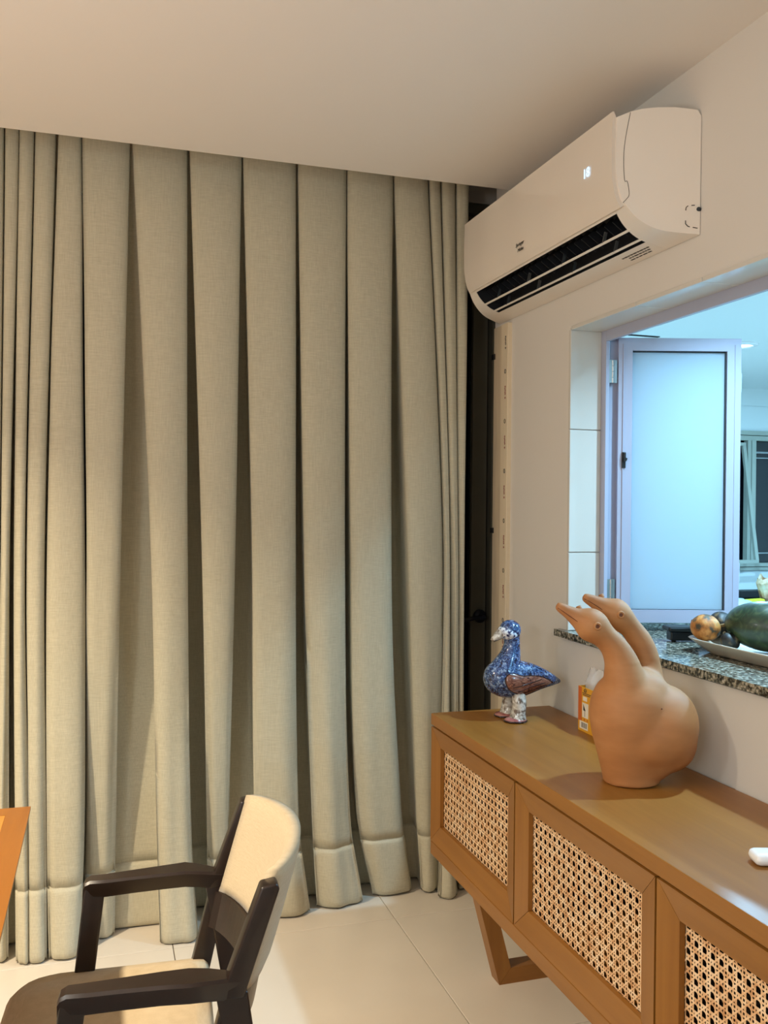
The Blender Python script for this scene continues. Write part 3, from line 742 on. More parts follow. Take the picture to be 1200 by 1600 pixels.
def cane_mesh(bm, y0, y1, z0, z1, xp):
    p = 0.0225; sw = 0.0017; d = 0.0040; t = 0.00015
    def strip(a, b, w, x):
        a = Vector((0,)+a); b = Vector((0,)+b); dr = (b-a).normalized(); nrm = Vector((0, -dr.z, dr.y))*w
        q = [a-nrm, b-nrm, b+nrm, a+nrm]
        vs = [bm.verts.new((x, v.y, v.z)) for v in q]; vb = [bm.verts.new((x+2*t, v.y, v.z)) for v in q]
        bm.faces.new(vs); bm.faces.new(vb[::-1])
        for i in range(4): bm.faces.new((vs[i], vs[(i+1) % 4], vb[(i+1) % 4], vb[i]))
    ny = int((y1-y0)/p)+1; nz = int((z1-z0)/p)+1
    gy0 = y0 + ((y1-y0)-(ny-1)*p)/2; gz0 = z0 + ((z1-z0)-(nz-1)*p)/2
    for i in range(-1, ny+1):
        for s in (-d, d):
            y = gy0+i*p+s
            if y0 <= y <= y1: strip((y, z0), (y, z1), sw, xp)
    for j in range(-1, nz+1):
        for s in (-d, d):
            z = gz0+j*p+s
            if z0 <= z <= z1: strip((y0, z), (y1, z), sw, xp+0.0004)
    def clipdiag(c, sgn):
        # line z = sgn*(y-c) + gz0 clipped to the rectangle
        pts = []
        ya, yb = y0, y1
        za, zb = sgn*(ya-c)+gz0, sgn*(yb-c)+gz0
        if sgn > 0:
            lo = max(ya, c+(z0-gz0)); hi = min(yb, c+(z1-gz0))
        else:
            lo = max(ya, c-(z1-gz0)); hi = min(yb, c-(z0-gz0))
        if hi-lo > 0.004:
            return (lo, sgn*(lo-c)+gz0), (hi, sgn*(hi-c)+gz0)
    for i in range(-nz-2, ny+nz+2):
        c = gy0+(i+0.5)*p
        for sgn, xo in ((1, -0.0004), (-1, -0.0008)):
            q = clipdiag(c, sgn)
            if q: strip(q[0], q[1], 0.0015, xp+xo)
def cabinet_door(y0, y1):
    z0, z1 = 0.3655, 0.7185; w = 0.056; r = 0.010; th = 0.022; lip = 0.021
    ring = [(y0, z0), (y1, z0), (y1, z1), (y0, z1)]; inn = [(y0+w, z0+w), (y1-w, z0+w), (y1-w, z1-w), (y0+w, z1-w)]
    bm = bmesh.new()
    # hidden rebate ring that carries the cane
    for i in range(4):
        j = (i+1) % 4
        mid = lambda a, b, f: (a[0]+(b[0]-a[0])*f, a[1]+(b[1]-a[1])*f)
        A, B = mid(ring[i], inn[i], 0.4), mid(ring[j], inn[j], 0.4); Cc, D = mid(ring[j], inn[j], 0.999), mid(ring[i], inn[i], 0.999)
        prism(bm, [SL((SX0+th+0.001, a, b)) for a, b in (A, B, Cc, D)], [SL((SX0+th+0.007, a, b)) for a, b in (A, B, Cc, D)])
    door = new_mesh_obj('door', bm, M['oakin_shade'], sb)
    for i in range(4):
        j = (i+1) % 4
        a, b, c, d = ring[i], ring[j], inn[j], inn[i]
        sh = 0.0004
        bm = bmesh.new()
        fr_ = [SL((SX0, a[0], a[1])), SL((SX0, b[0], b[1])), SL((SX0+r, c[0], c[1])), SL((SX0+r, d[0], d[1]))]
        bk = [SL((SX0+th, p[0], p[1])) for p in (a, b, c, d)]
        cen = Vector((sum(p[0] for p in fr_)/4, sum(p[1] for p in fr_)/4, sum(p[2] for p in fr_)/4))
        shrink = lambda P: tuple(Vector(P) + (cen-Vector(P)).normalized()*0.0007)
        prism(bm, [shrink(p) for p in fr_], [shrink(p) for p in bk])
        new_mesh_obj('rail' if i in (0, 2) else 'stile', bm, M['oak'] if i in (0, 2) else M['oakz'], door)
    bm = bmesh.new(); cane_mesh(bm, SL((0, y0+w-0.006, 0))[1], SL((0, y1-w+0.006, 0))[1], z0+w-0.006, z1-w+0.006, lip+0.0025)
    c = new_mesh_obj('cane_panel', bm, M['cane'], door); c['kind'] = 'stuff'; c['label'] = 'open woven cane webbing'
for y0, y1 in ((2.0435, 2.6335), (1.4455, 2.0375), (0.8395, 1.4395)): cabinet_door(y0, y1)
# trapezoid sled legs
for yc in (2.445, 1.03):
    out_ = [(1.036, 0.323), (1.122, 0.0), (1.292, 0.0), (1.378, 0.323)]
    k_ = 0.046
    inn_ = [(1.036+k_*1.05, 0.323), (1.122+k_*0.80, k_), (1.292-k_*0.80, k_), (1.378-k_*1.05, 0.323)]
    for nm, a, b in (('leg', 0, 1), ('foot_rail', 1, 2), ('leg', 2, 3)):
        q = [out_[a], out_[b], inn_[b], inn_[a]]
        bm = bmesh.new(); cx = sum(p[0] for p in q)/4; cz = sum(p[1] for p in q)/4
        q = [(x+(cx-x)*0.004, z+(cz-z)*0.004) for x, z in q]
        prism(bm, [SL((x, yc-0.026, z)) for x, z in q], [SL((x, yc+0.026, z)) for x, z in q])
        new_mesh_obj(nm, bm, M['oakx'] if nm == 'foot_rail' else M['oakz'], sb)

# ================================================================== TERRACOTTA GOOSE VASE
TOP = 0.758
GA = math.radians(-17.35)
goose = thing('goose_vase', 'terracotta vase shaped as two geese with raised beaks on the sideboard', 'vase', (1.197, 1.850, TOP+0.0008), GA)
gs = 0.0015
def G(px, py, c=0.0): return ((px-990)*gs, -c, (1226-py)*gs+0.0005)
bm = bmesh.new()
col_prof = [(1226, 43), (1222, 43.5), (1205, 47), (1180, 53), (1150, 61), (1120, 65), (1095, 62), (1075, 52), (1062, 40)]
tube(bm, [G(986-(1226-py)*0.012, py) for py, r in col_prof], [(r*gs, r*gs*0.95) for py, r in col_prof], 40)
ellipsoid(bm, G(1030, 1140, -0.004), (59*gs, 64*gs, 67*gs), Euler((0, 0.25, 0)), 40, 24)
ellipsoid(bm, G(1040, 1162, -0.004), (48*gs, 50*gs, 50*gs), None, 32, 20)
ellipsoid(bm, G(1012, 1150, 0.0), (62*gs, 63*gs, 62*gs), None, 32, 20)
ellipsoid(bm, G(1012, 1188, -0.002), (46*gs, 48*gs, 38*gs), Euler((0, -0.4, 0)), 32, 20)
ellipsoid(bm, G(1000, 1082, -0.002), (46*gs, 44*gs, 34*gs), Euler((0, 0.3, 0)), 32, 20)
n1 = catmull([G(976, 1090, 0.018), G(969, 1058, 0.024), G(963, 1034, 0.026), G(952, 1013, 0.028), G(937, 997, 0.030), G(921, 983, 0.030), G(909, 975, 0.030), G(895, 968, 0.030), G(882, 960.5, 0.030), G(869, 953, 0.030), G(862.5, 950, 0.030)], 5)
r1 = catmull([(40,), (32,), (25.5,), (21,), (19.5,), (25.5,), (24,), (15.5,), (10.5,), (8,), (5.5,)], 5)
tube(bm, n1, [r[0]*gs for r in r1], 28)
n2 = catmull([G(1012, 1092, -0.026), G(1017, 1060, -0.032), G(1012, 1030, -0.036), G(1003, 1008, -0.038), G(988, 988, -0.038), G(968, 970, -0.036), G(956, 963, -0.036), G(943, 955, -0.036), G(930, 948, -0.036), G(919, 943, -0.036), G(913, 941, -0.036)], 5)
r2 = catmull([(30,), (23,), (20.5,), (19,), (17.5,), (24.5,), (23.5,), (15,), (10.5,), (8,), (5.5,)], 5)
tube(bm, n2, [r[0]*gs for r in r2], 28)
gb = remeshed('body', bm, 0.0036, 8, M['clay'], goose)
bm = bmesh.new(); bm.from_mesh(gb.data)
for lo_, hi_, n_ in ((0.012, 0.285, 26),):
    vs = [v for v in bm.verts if lo_ < v.co.z < hi_]
    for _ in range(n_): bmesh.ops.smooth_vert(bm, verts=vs, factor=0.5, use_axis_x=True, use_axis_y=True, use_axis_z=True)
bm.to_mesh(gb.data); bm.free()
def ring_eye(c, nrm, R, parent, m):
    n_ = Vector(nrm).normalized(); a = n_.cross(Vector((0, 0, 1))).normalized(); b = n_.cross(a)
    bm = bmesh.new(); cc = Vector(c)
    prof = [(R*1.0, -0.004), (R*0.95, 0.002), (R*0.78, 0.0045), (R*0.55, 0.004), (R*0.40, 0.0015), (R*0.30, -0.002)]
    rings = [[bm.verts.new(cc + a*r*math.cos(2*math.pi*k/18) + b*r*math.sin(2*math.pi*k/18) + n_*h) for k in range(18)] for r, h in prof]
    for i in range(len(rings)-1):
        for k in range(18): bm.faces.new((rings[i][k], rings[i][(k+1) % 18], rings[i+1][(k+1) % 18], rings[i+1][k]))
    bm.faces.new(rings[-1])
    e = new_mesh_obj('eye', bm, m, parent, True)
    bm = bmesh.new(); tube(bm, [cc - n_*0.003, cc + n_*0.0030], R*0.42, 12); new_mesh_obj('eye_hole_shade', bm, M['claydark'], e)  # dark clay plug stands in for the shade inside the eye hole
h1c, h2c = Vector(G(915, 979, 0.030)), Vector(G(962, 966.5, -0.036))
for hc, R in ((h1c, 24.0*gs), (h2c, 23.0*gs)):
    nn = Vector((0.12, -0.97, 0.02)).normalized(); ring_eye(hc+Vector((0.004, 0, 0.0))+nn*(R+0.0005), nn, 0.0098, goose, M['clay'])
for px, py, cz in ((899, 954.5, 0.022), (944, 940.5, -0.044)):
    nb = Vector((-0.35, 0.25, 0.9)).normalized(); ring_eye(Vector(G(px, py, cz))+nb*0.001, nb, 0.0068, goose, M['clay'])
# mouth lines along the beaks
for sgn, pts, cz in ((1, [(893, 973), (881, 965), (870, 957), (864, 953)], 0.030), (1, [(942, 960), (930, 952), (920, 946), (914, 943)], -0.036)):
    bm = bmesh.new()
    rr = [15.0, 10.6, 7.6, 5.6]
    tube(bm, [(G(px, py)[0], -cz-r*gs*0.93, G(px, py)[2]) for (px, py), r in zip(pts, rr)], 0.0011, 6)
    new_mesh_obj('mouth_line', bm, M['claydark'], goose)
bm = bmesh.new(); ellipsoid(bm, Vector(G(1017, 1101, 0.0))+Vector((0, -0.078, 0)), (0.0018, 0.0018, 0.0018), None, 8, 6); new_mesh_obj('firing_hole', bm, M['claydark'], goose)

# ================================================================== BLUE CERAMIC DUCK
duck = thing('ceramic_duck', 'glazed blue ceramic duck with brown wings standing at the sideboard end', 'figurine', (1.198, 2.500, TOP), math.radians(-4))
ds = 0.00200
def K(px, py, c=0.0): return ((px-803)*ds, -c, (1126-py)*ds*0.985)
bm = bmesh.new()
bp_ = catmull([K(758, 1064), K(768, 1064), K(784, 1064.5), (K(805, 1064)), K(828, 1064), K(850, 1066), K(868, 1069), K(879, 1071)], 4)
br_ = catmull([(9, 9), (20, 20), (28, 27), (29, 26), (24, 20.5), (16, 13.5), (8, 7.5), (2.5, 2.5)], 4)
tube(bm, bp_, [(b*ds*0.985, a*ds) if False else (a*ds*0.97, b*ds) for a, b in br_], 32)
ellipsoid(bm, K(780, 1062), (25*ds, 25*ds, 26*ds), None, 28, 18)
npth = catmull([K(788, 1052), K(796, 1030), K(799, 1012), K(798, 998), K(795, 988)], 4); nr = catmull([(25,), (17,), (12.5,), (13,), (14,)], 4)
tube(bm, npth, [r[0]*ds for r in nr], 24)
ellipsoid(bm, K(796, 989), (17*ds, 15*ds, 15.5*ds), None, 24, 16)
remeshed('body', bm, 0.0034, 5, M['duckblue'], duck)
# face mask and bill
bm = bmesh.new(); ellipsoid(bm, K(792.5, 993), (16.8*ds, 16.0*ds, 11.6*ds), Euler((0, 0.22, 0)), 28, 18); fm = new_mesh_obj('face', bm, M['duckface'], duck, True); fm['label'] = 'white speckled face'
bm = bmesh.new()
bpts = catmull([K(788, 990), K(780, 995), K(772, 1000.5), K(766.5, 1004.5)], 4); bw = catmull([(12.5, 10.0), (10.5, 7.5), (7.4, 4.8), (3.2, 2.2)], 4)
tube(bm, bpts, [(b*ds, a*ds) for a, b in bw], 18); new_mesh_obj('bill', bm, M['duckwhite'], duck, True)['label'] = 'pale bill'
bm = bmesh.new(); tube(bm, catmull([K(770, 1006.5), K(777, 1004), K(785, 1001)], 4), 0.0014, 6); new_mesh_obj('bill_line', bm, M['duckline'], duck)
# wings
for s in (1, -1):
    bm = bmesh.new()
    outl = catmull([(790, 1062), (793, 1054), (802, 1051), (815, 1055), (830, 1056), (846, 1058), (858, 1063), (869, 1070), (855, 1076), (838, 1082), (822, 1085), (806, 1080), (795, 1073), (790, 1062)], 3)
    rings = []
    outl = [(790+(px-790)*1.06-11, 1066+(py-1066)*1.06+1) for px, py in outl]
    cx_, cy_ = 812, 1068
    def wd(px):
        t = [(758, 9), (768, 20), (784, 27), (805, 26), (828, 20.5), (850, 13.5), (868, 7.5), (879, 2.5)]
        for (a, b), (c, d) in zip(t, t[1:]):
            if a <= px <= c: return b+(d-b)*(px-a)/(c-a)
        return 2
    def surf(px, py, off):
        half = 28 if px < 805 else 29-(px-805)*0.36
        q = max(0.05, 1-((py-1066)/max(6, half))**2)
        return K(px, py, s*(wd(px)*math.sqrt(q)*ds+off))
    for f, off in ((1.0, -0.004), (1.0, 0.002), (0.9, 0.0035), (0.6, 0.0045), (0.3, 0.005)):
        rings.append([bm.verts.new(surf(cx_+(px-cx_)*f, cy_+(py-cy_)*f, off)) for px, py in outl[:-1]])
    for a, b in zip(rings, rings[1:]):
        for k in range(len(a)): bm.faces.new((a[k], a[(k+1) % len(a)], b[(k+1) % len(a)], b[k]))
    bm.faces.new(rings[-1])
    w = new_mesh_obj('wing', bm, M['duckbrown'], duck, True); w['label'] = 'brown glazed wing'
    bm = bmesh.new(); tube(bm, [surf(px, py, 0.0022) for px, py in outl], 0.0016, 6, False); new_mesh_obj('wing_outline', bm, M['duckline'], w)
    for fe in ([(800, 1080), (822, 1073), (846, 1069)], [(791, 1073), (814, 1068), (840, 1063)], [(810, 1083), (830, 1078), (850, 1073)]):
        bm = bmesh.new(); tube(bm, [surf(px, py, 0.005) for px, py in catmull(fe, 4)], 0.0012, 6); new_mesh_obj('feather_line', bm, M['duckline'], w)
# legs and feet
for s, px0 in ((1, 803), (-1, 801)):
    c = s*0.037
    bm = bmesh.new(); lp = [K(px0+2, 1086, c*0.7), K(px0+2, 1097, c), K(px0+1, 1108, c), K(px0, 1118, c), K(px0-1, 1124.5, c)]
    tube(bm, catmull(lp, 3), [r[0]*ds for r in catmull([(10.5,), (10.5,), (10.5,), (12,), (14,)], 3)], 20)
    lg = new_mesh_obj('leg', bm, M['duckwhite'], duck, True); lg['label'] = 'white glazed leg'
    bm = bmesh.new(); ellipsoid(bm, K(px0-4, 1123, c), (17*ds, 14.5*ds, 5*ds), None, 24, 12)
    for v in bm.verts: v.co.z = max(v.co.z, 0.0002)
    ft = new_mesh_obj('foot', bm, M['duckpink'], lg, True); ft['label'] = 'pink foot'
    bm = bmesh.new(); rr_ = [(K(px0-4, 1123, c)[0]+17.2*ds*math.cos(a*math.pi/12), -c+14.7*ds*math.sin(a*math.pi/12), 0.004) for a in range(25)]
    tube(bm, rr_, 0.0022, 6, False); new_mesh_obj('foot_rim', bm, M['duckline'], lg, True)

# ================================================================== CARTON WITH PLASTIC BAG
bx = thing('seed_carton', 'small orange and yellow printed carton with clear plastic sticking out, behind the terracotta vase', 'box', (1.356, 2.285, TOP))
wx_, wy_, hz_ = 0.034, 0.045, 0.128
bm = bmesh.new(); t_ = 0.0012
box(bm, (-wx_, -wy_, 0.0005), (wx_, wy_, 0.002)); box(bm, (-wx_, -wy_, 0.002), (-wx_+t_, wy_, hz_)); box(bm, (wx_-t_, -wy_, 0.002), (wx_, wy_, hz_))
box(bm, (-wx_+t_, -wy_, 0.002), (wx_-t_, -wy_+t_, hz_)); box(bm, (-wx_+t_, wy_-t_, 0.002), (wx_-t_, wy_, hz_))
new_mesh_obj('carton', bm, M['yellow'], bx)
xo = -wx_-0.0003
def face_patch(name, y0, y1, z0, z1, m, d=0.0):
    return boxobj(name, (xo-d-0.0003, y0, z0), (xo-d+0.0001, y1, z1), m, bx)
face_patch('orange_stripe', 0.026, wy_, 0.03, hz_, M['orange']); boxobj('orange_stripe', (-wx_, wy_, 0.002), (wx_, wy_+0.0004, hz_), M['orange'], bx)
face_patch('print_window', -0.012, 0.022, 0.042, 0.084, M['paper'], 0.0002); face_patch('print_window', -0.004, 0.018, 0.090, 0.102, M['paper'], 0.0002)
face_patch('barcode_field', -0.010, 0.036, 0.008, 0.030, M['paper'], 0.0002)
for k in range(9): face_patch('barcode_bar', -0.004+k*0.0036, -0.004+k*0.0036+(0.0012 if k % 3 else 0.0022), 0.012, 0.027, M['ink'], 0.0005)
face_patch('print_line', -0.02, 0.02, 0.106, 0.108, M['ink'], 0.0002); face_patch('print_line', -0.024, 0.022, 0.1105, 0.1125, M['ink'], 0.0002)
bm = bmesh.new(); prism(bm, [(xo-0.0008, 0.015, 0.062), (xo-0.0008, 0.003, 0.062), (xo-0.0008, 0.008, 0.069), (xo-0.0008, 0.016, 0.080)], [(xo-0.0004, 0.015, 0.062), (xo-0.0004, 0.003, 0.062), (xo-0.0004, 0.008, 0.069), (xo-0.0004, 0.016, 0.080)])
box(bm, (xo-0.0008, 0.006, 0.045), (xo-0.0004, 0.0075, 0.064)); new_mesh_obj('lamp_picture', bm, M['black'], bx)
bm = bmesh.new(); tube(bm, [(xo-0.0004, 0.006+0.006*math.cos(a*math.pi/6), 0.1195+0.005*math.sin(a*math.pi/6)) for a in range(13)], 0.0010, 6, False); tube(bm, [(xo-0.0004, 0.006, 0.119), (xo-0.0006, 0.006, 0.1195)], 0.003, 8)
new_mesh_obj('emblem', bm, M['ink'], bx)
for q, yy in enumerate((0.026, 0.010, -0.006)):
    bm = bmesh.new(); tube(bm, [(xo-0.0001, yy, 0.036), (xo-0.0005, yy, 0.036)], 0.0032, 10); new_mesh_obj('print_dot', bm, M['orange'], bx)
bm = bmesh.new()
R0 = []
for j, (z, rx, ry) in enumerate(((0.06, 0.030, 0.041), (0.126, 0.031, 0.042), (0.142, 0.026, 0.044), (0.156, 0.018, 0.044), (0.170, 0.010, 0.040), (0.180, 0.004, 0.034))):
    R0.append([bm.verts.new((rx*math.cos(2*math.pi*k/28)*(1+0.25*noise.noise(Vector((k*1.7, j*2.1, 0)))), ry*math.sin(2*math.pi*k/28)*(1+0.12*noise.noise(Vector((k*0.9, j*1.3, 5)))), z+(0.012*noise.noise(Vector((k*1.1, j, 9))) if j > 1 else 0))) for k in range(28)])
for a, b in zip(R0, R0[1:]):
    for k in range(28): bm.faces.new((a[k], a[(k+1) % 28], b[(k+1) % 28], b[k]))
new_mesh_obj('plastic_bag', bm, M['clear'], bx, True)['label'] = 'crumpled clear plastic bag'
bm = bmesh.new(); ellipsoid(bm, (0.004, -0.016, 0.132), (0.018, 0.018, 0.026), Euler((0.4, 0.3, 0)), 16, 10); new_mesh_obj('bag_contents', bm, M['handle'], bx, True)

# ================================================================== WHITE CASE ON THE SIDEBOARD
bm = bmesh.new(); bbox(bm, (-0.030, -0.023, 0.001), (0.030, 0.023, 0.0235), 0.0108, 6)
cs = thing('earbud_case', 'small glossy white rounded case lying on the sideboard at the right photo edge', 'case', (1.158, 1.355, TOP), GA)
new_mesh_obj('shell', bm, M['white'], cs, True)
bm = bmesh.new(); tube(bm, [(0.0, -0.0236, 0.012), (0.0, -0.0228, 0.012)], 0.0012, 10); new_mesh_obj('indicator', bm, M['black'], cs)

# ================================================================== DINING TABLE CORNER
tb = thing('dining_table', 'amber wood dining table corner at the left photo edge', 'table', (-0.72, 1.10, 0))
TX0, TX1, TY0, TY1, TZ = -1.25, -0.139, -0.20, 2.072, 0.75
TL = lambda p: (p[0]+0.72, p[1]-1.10, p[2])
bw_ = 0.046
ro = [(TX0, TY0), (TX1, TY0), (TX1, TY1), (TX0, TY1)]; ri = [(TX0+bw_, TY0+bw_), (TX1-bw_, TY0+bw_), (TX1-bw_, TY1-bw_), (TX0+bw_, TY1-bw_)]
for i in range(4):
    j = (i+1) % 4; q = [ro[i], ro[j], ri[j], ri[i]]
    cx = sum(p[0] for p in q)/4; cy = sum(p[1] for p in q)/4
    und = [(x+(0.035 if x < -0.7 else -0.035), y+(0.035 if y < 1 else -0.035)) for x, y in ro]; ui = ri
    lowq = [und[i], und[j], ui[j], ui[i]]
    bm = bmesh.new(); prism(bm, [TL((x, y, TZ-0.032)) for x, y in lowq], [TL((x, y, TZ-0.006)) for x, y in q]);
    prism(bm, [TL((x, y, TZ-0.006)) for x, y in q], [TL((x, y, TZ)) for x, y in q])
    new_mesh_obj('border_board', bm, M['tablewood'], tb)
boxobj('centre_panel', TL((TX0+bw_+0.0005, TY0+bw_+0.0005, TZ-0.030)), TL((TX1-bw_-0.0005, TY1-bw_-0.0005, TZ-0.0004)), M['tablecentre'], tb)
for x in (TX0+0.10, TX1-0.17):
    for y in (TY0+0.12, TY1-0.19):
        bm = bmesh.new(); prism(bm, [TL((x+0.012, y+0.012, 0)), TL((x+0.058, y+0.012, 0)), TL((x+0.058, y+0.058, 0)), TL((x+0.012, y+0.058, 0))], [TL((x, y, TZ-0.033)), TL((x+0.07, y, TZ-0.033)), TL((x+0.07, y+0.07, TZ-0.033)), TL((x, y+0.07, TZ-0.033))])
        new_mesh_obj('leg', bm, M['tablewood'], tb)
boxobj('apron', TL((TX1-0.155, TY0+0.20, TZ-0.10)), TL((TX1-0.135, TY1-0.20, TZ-0.033)), M['tablewood'], tb)

# ================================================================== ARMCHAIR
ch = thing('armchair', 'dark wood dining armchair with cream seat and curved cream back', 'chair', (0.040, 1.685, 0), math.radians(-4))
CL = lambda p: (p[0]-0.05, p[1]-1.685, p[2])
def bar(name, prof, y0, y1, m=None, bev=0.004, yshape=None):
    """extrude an xz outline across the chair"""
    bm = bmesh.new()
    a, b, fs = prism(bm, [CL((x, y0, z)) for x, z in prof], [CL((x, y1, z)) for x, z in prof])
    bmesh.ops.recalc_face_normals(bm, faces=bm.faces)
    if bev: bmesh.ops.bevel(bm, geom=list(bm.edges), offset=bev, segments=3, profile=0.5, affect='EDGES', clamp_overlap=True)
    o = new_mesh_obj(name, bm, m or M['ebony'], ch, True)
    try: o.data.set_sharp_from_angle(angle=math.radians(32))
    except Exception: pass
    return o
for side in (1, -1):
    yo = 1.917 if side > 0 else 1.453     # outer face
    yi = yo - side*0.034
    lo, hi = min(yo, yi), max(yo, yi)
    # front leg, leaning forward towards the floor
    bar('leg', [(-0.031, 0.634), (0.008, 0.624), (-0.062, 0.0), (-0.098, 0.0)], lo, hi)
    # rear leg splayed backwards
    bar('leg', [(0.205, 0.622), (0.256, 0.622), (0.352, 0.0), (0.315, 0.0)], lo+0.001, hi-0.001)
    # back post
    bar('back_post', [(0.211, 0.612), (0.250, 0.612), (0.306, 0.782), (0.301, 0.791), (0.276, 0.787)], lo, hi, bev=0.004)
    # brace from the post down to the seat rail
    bar('brace', [(0.214, 0.60), (0.250, 0.60), (0.212, 0.43), (0.172, 0.43)], lo+0.003, hi-0.003, bev=0.003)
    # shaped armrest: widest two thirds back, tapering to the post
    bm = bmesh.new(); secs = []
    for x, w_, zt, th, sh in ((-0.0335, 0.030, 0.636, 0.026, 0.0), (-0.030, 0.034, 0.643, 0.033, 0.0), (-0.020, 0.037, 0.648, 0.036, 0.0), (0.01, 0.041, 0.648, 0.034, 0.0), (0.06, 0.045, 0.650, 0.033, 0.002), (0.12, 0.052, 0.652, 0.032, 0.004), (0.165, 0.058, 0.653, 0.032, 0.007), (0.195, 0.050, 0.650, 0.033, 0.004), (0.225, 0.036, 0.645, 0.035, 0.0), (0.252, 0.034, 0.643, 0.035, 0.0)):
        ce = yo - side*0.017 + side*sh
        rr = 0.0045
        y0_, y1_ = ce-w_/2, ce+w_/2
        loop = [(y0_+rr, zt), (y1_-rr, zt), (y1_, zt-rr), (y1_-0.002, zt-th+rr), (y1_-rr, zt-th), (y0_+rr, zt-th), (y0_+0.002, zt-th+rr), (y0_, zt-rr)]
        secs.append([bm.verts.new(CL((x, a, b))) for a, b in loop])
    for a, b in zip(secs, secs[1:]):
        for k in range(8): bm.faces.new((a[k], a[(k+1) % 8], b[(k+1) % 8], b[k]))
    bm.faces.new(secs[0][::-1]); bm.faces.new(secs[-1])
    o = new_mesh_obj('armrest', bm, M['ebony'], ch, True)
    try: o.data.set_sharp_from_angle(angle=math.radians(30))
    except Exception: pass
# seat rails
for nm, lo_, hi_ in (('seat_rail', (-0.06, 1.49, 0.375), (-0.035, 1.88, 0.42)), ('seat_rail', (0.185, 1.49, 0.385), (0.21, 1.88, 0.43)), ('seat_rail', (-0.035, 1.452, 0.385), (0.185, 1.478, 0.428)), ('seat_rail', (-0.035, 1.892, 0.385), (0.185, 1.918, 0.428))):
    boxobj(nm, CL(lo_), CL(hi_), M['ebony'], ch, 0.004)
# seat cushion: rounded plan, domed
bm = bmesh.new(); plan = []
x0, x1, ya, yb_ = -0.165, 0.215, 1.462, 1.908
def rrect(inset, n=6):
    pts = []
    for cx, cy, a0, rr in ((x1-0.02, ya+0.05, -90, 0.02), (x1-0.02, yb_-0.05, 0, 0.02), (x0+0.09, yb_-0.09, 90, 0.09), (x0+0.09, ya+0.09, 180, 0.09)):
        cx2 = cx; cy2 = cy
        if rr == 0.02: cy2 = (ya+0.02) if a0 == -90 else (yb_-0.02)
        for k in range(n+1):
            a = math.radians(a0+90*k/n); pts.append((cx2+(rr-inset)*math.cos(a) if rr > inset else cx2+(rr-inset)*math.cos(a), cy2+(rr-inset)*math.sin(a)))
    # front narrows slightly
    return [(x, 1.685+(y-1.685)*(1-0.06*max(0, (0.05-x)/0.2)**2)) for x, y in pts]
lv = [(0.012, 0.430), (0.002, 0.436), (0.0, 0.448), (0.003, 0.460), (0.012, 0.468), (0.05, 0.4715)]
rings = []
for ins, z in lv:
    rings.append([bm.verts.new(CL((x, y, z + 0.0025*noise.noise(Vector((x*18, y*18, 0)))))) for x, y in rrect(min(ins, 0.019) if ins < 0.02 else 0.019)] if ins < 0.02 else
                 [bm.verts.new(CL((0.03+(x-0.03)*0.80, 1.685+(y-1.685)*0.84, z+0.003*noise.noise(Vector((x*14, y*14, 2)))))) for x, y in rrect(0.0)])
rings.append([bm.verts.new(CL((0.03+(x-0.03)*0.4, 1.685+(y-1.685)*0.42, 0.4735))) for x, y in rrect(0.0)])
for a, b in zip(rings, rings[1:]):
    for k in range(len(a)): bm.faces.new((a[k], a[(k+1) % len(a)], b[(k+1) % len(a)], b[k]))
bm.faces.new(rings[0][::-1]); bm.faces.new(rings[-1])
new_mesh_obj('seat_cushion', bm, M['cream'], ch, True)['label'] = 'cream upholstered seat cushion'
# curved back
def back_curve(t):   # t 0 far post .. 1 near post, gives x offset and y
    y = 1.884 + (1.486-1.884)*t
    return 0.058*(1-(2*t-1)**2)**0.8, y
bm = bmesh.new(); NT, NZ = 24, 10; F, B = [], []
for i in range(NT+1):
    t = i/NT; dx, y = back_curve(t); fr_, bk_ = [], []
    for j in range(NZ+1):
        s = j/NZ; z = 0.604 + (0.800-0.604)*s + 0.012*math.sin(math.pi*t)*s
        xb = 0.236 + (0.288-0.236)*((z-0.604)/0.186) + dx
        e = 0.5*(1-(2*s-1)**8) ; pad = 0.012*e*(1-abs(2*t-1)**6)
        edge = 0.010*(1-(1-abs(2*s-1)**10))
        fr_.append(bm.verts.new(CL((xb-0.004-pad, y, z)))); bk_.append(bm.verts.new(CL((xb+0.016+pad*0.8, y, z))))
    F.append(fr_); B.append(bk_)
for i in range(NT):
    for j in range(NZ):
        bm.faces.new((F[i][j], F[i+1][j], F[i+1][j+1], F[i][j+1])); bm.faces.new((B[i][j], B[i][j+1], B[i+1][j+1], B[i+1][j]))
    bm.faces.new((F[i][0], B[i][0], B[i+1][0], F[i+1][0])); bm.faces.new((F[i][NZ], F[i+1][NZ], B[i+1][NZ], B[i][NZ]))
for j in range(NZ):
    bm.faces.new((F[0][j], F[0][j+1], B[0][j+1], B[0][j])); bm.faces.new((F[NT][j], B[NT][j], B[NT][j+1], F[NT][j+1]))
bk = new_mesh_obj('backrest', bm, M['cream'], ch, True); bk['label'] = 'curved cream upholstered backrest'
# dark curved rail under the back
bm = bmesh.new(); secs = []
for i in range(NT+1):
    dx, y = back_curve(i/NT); t = i/NT
    xs = 0.214 + dx*0.95; zt = 0.606; zb_ = 0.535
    secs.append([bm.verts.new(CL(p)) for p in ((xs+0.012, y, zt), (xs+0.034, y, zt), (xs+0.020, y, zb_), (xs-0.002, y, zb_))])
for a, b in zip(secs, secs[1:]):
    for k in range(4): bm.faces.new((a[k], a[(k+1) % 4], b[(k+1) % 4], b[k]))
bm.faces.new(secs[0][::-1]); bm.faces.new(secs[-1])
new_mesh_obj('back_rail', bm, M['ebony'], ch)

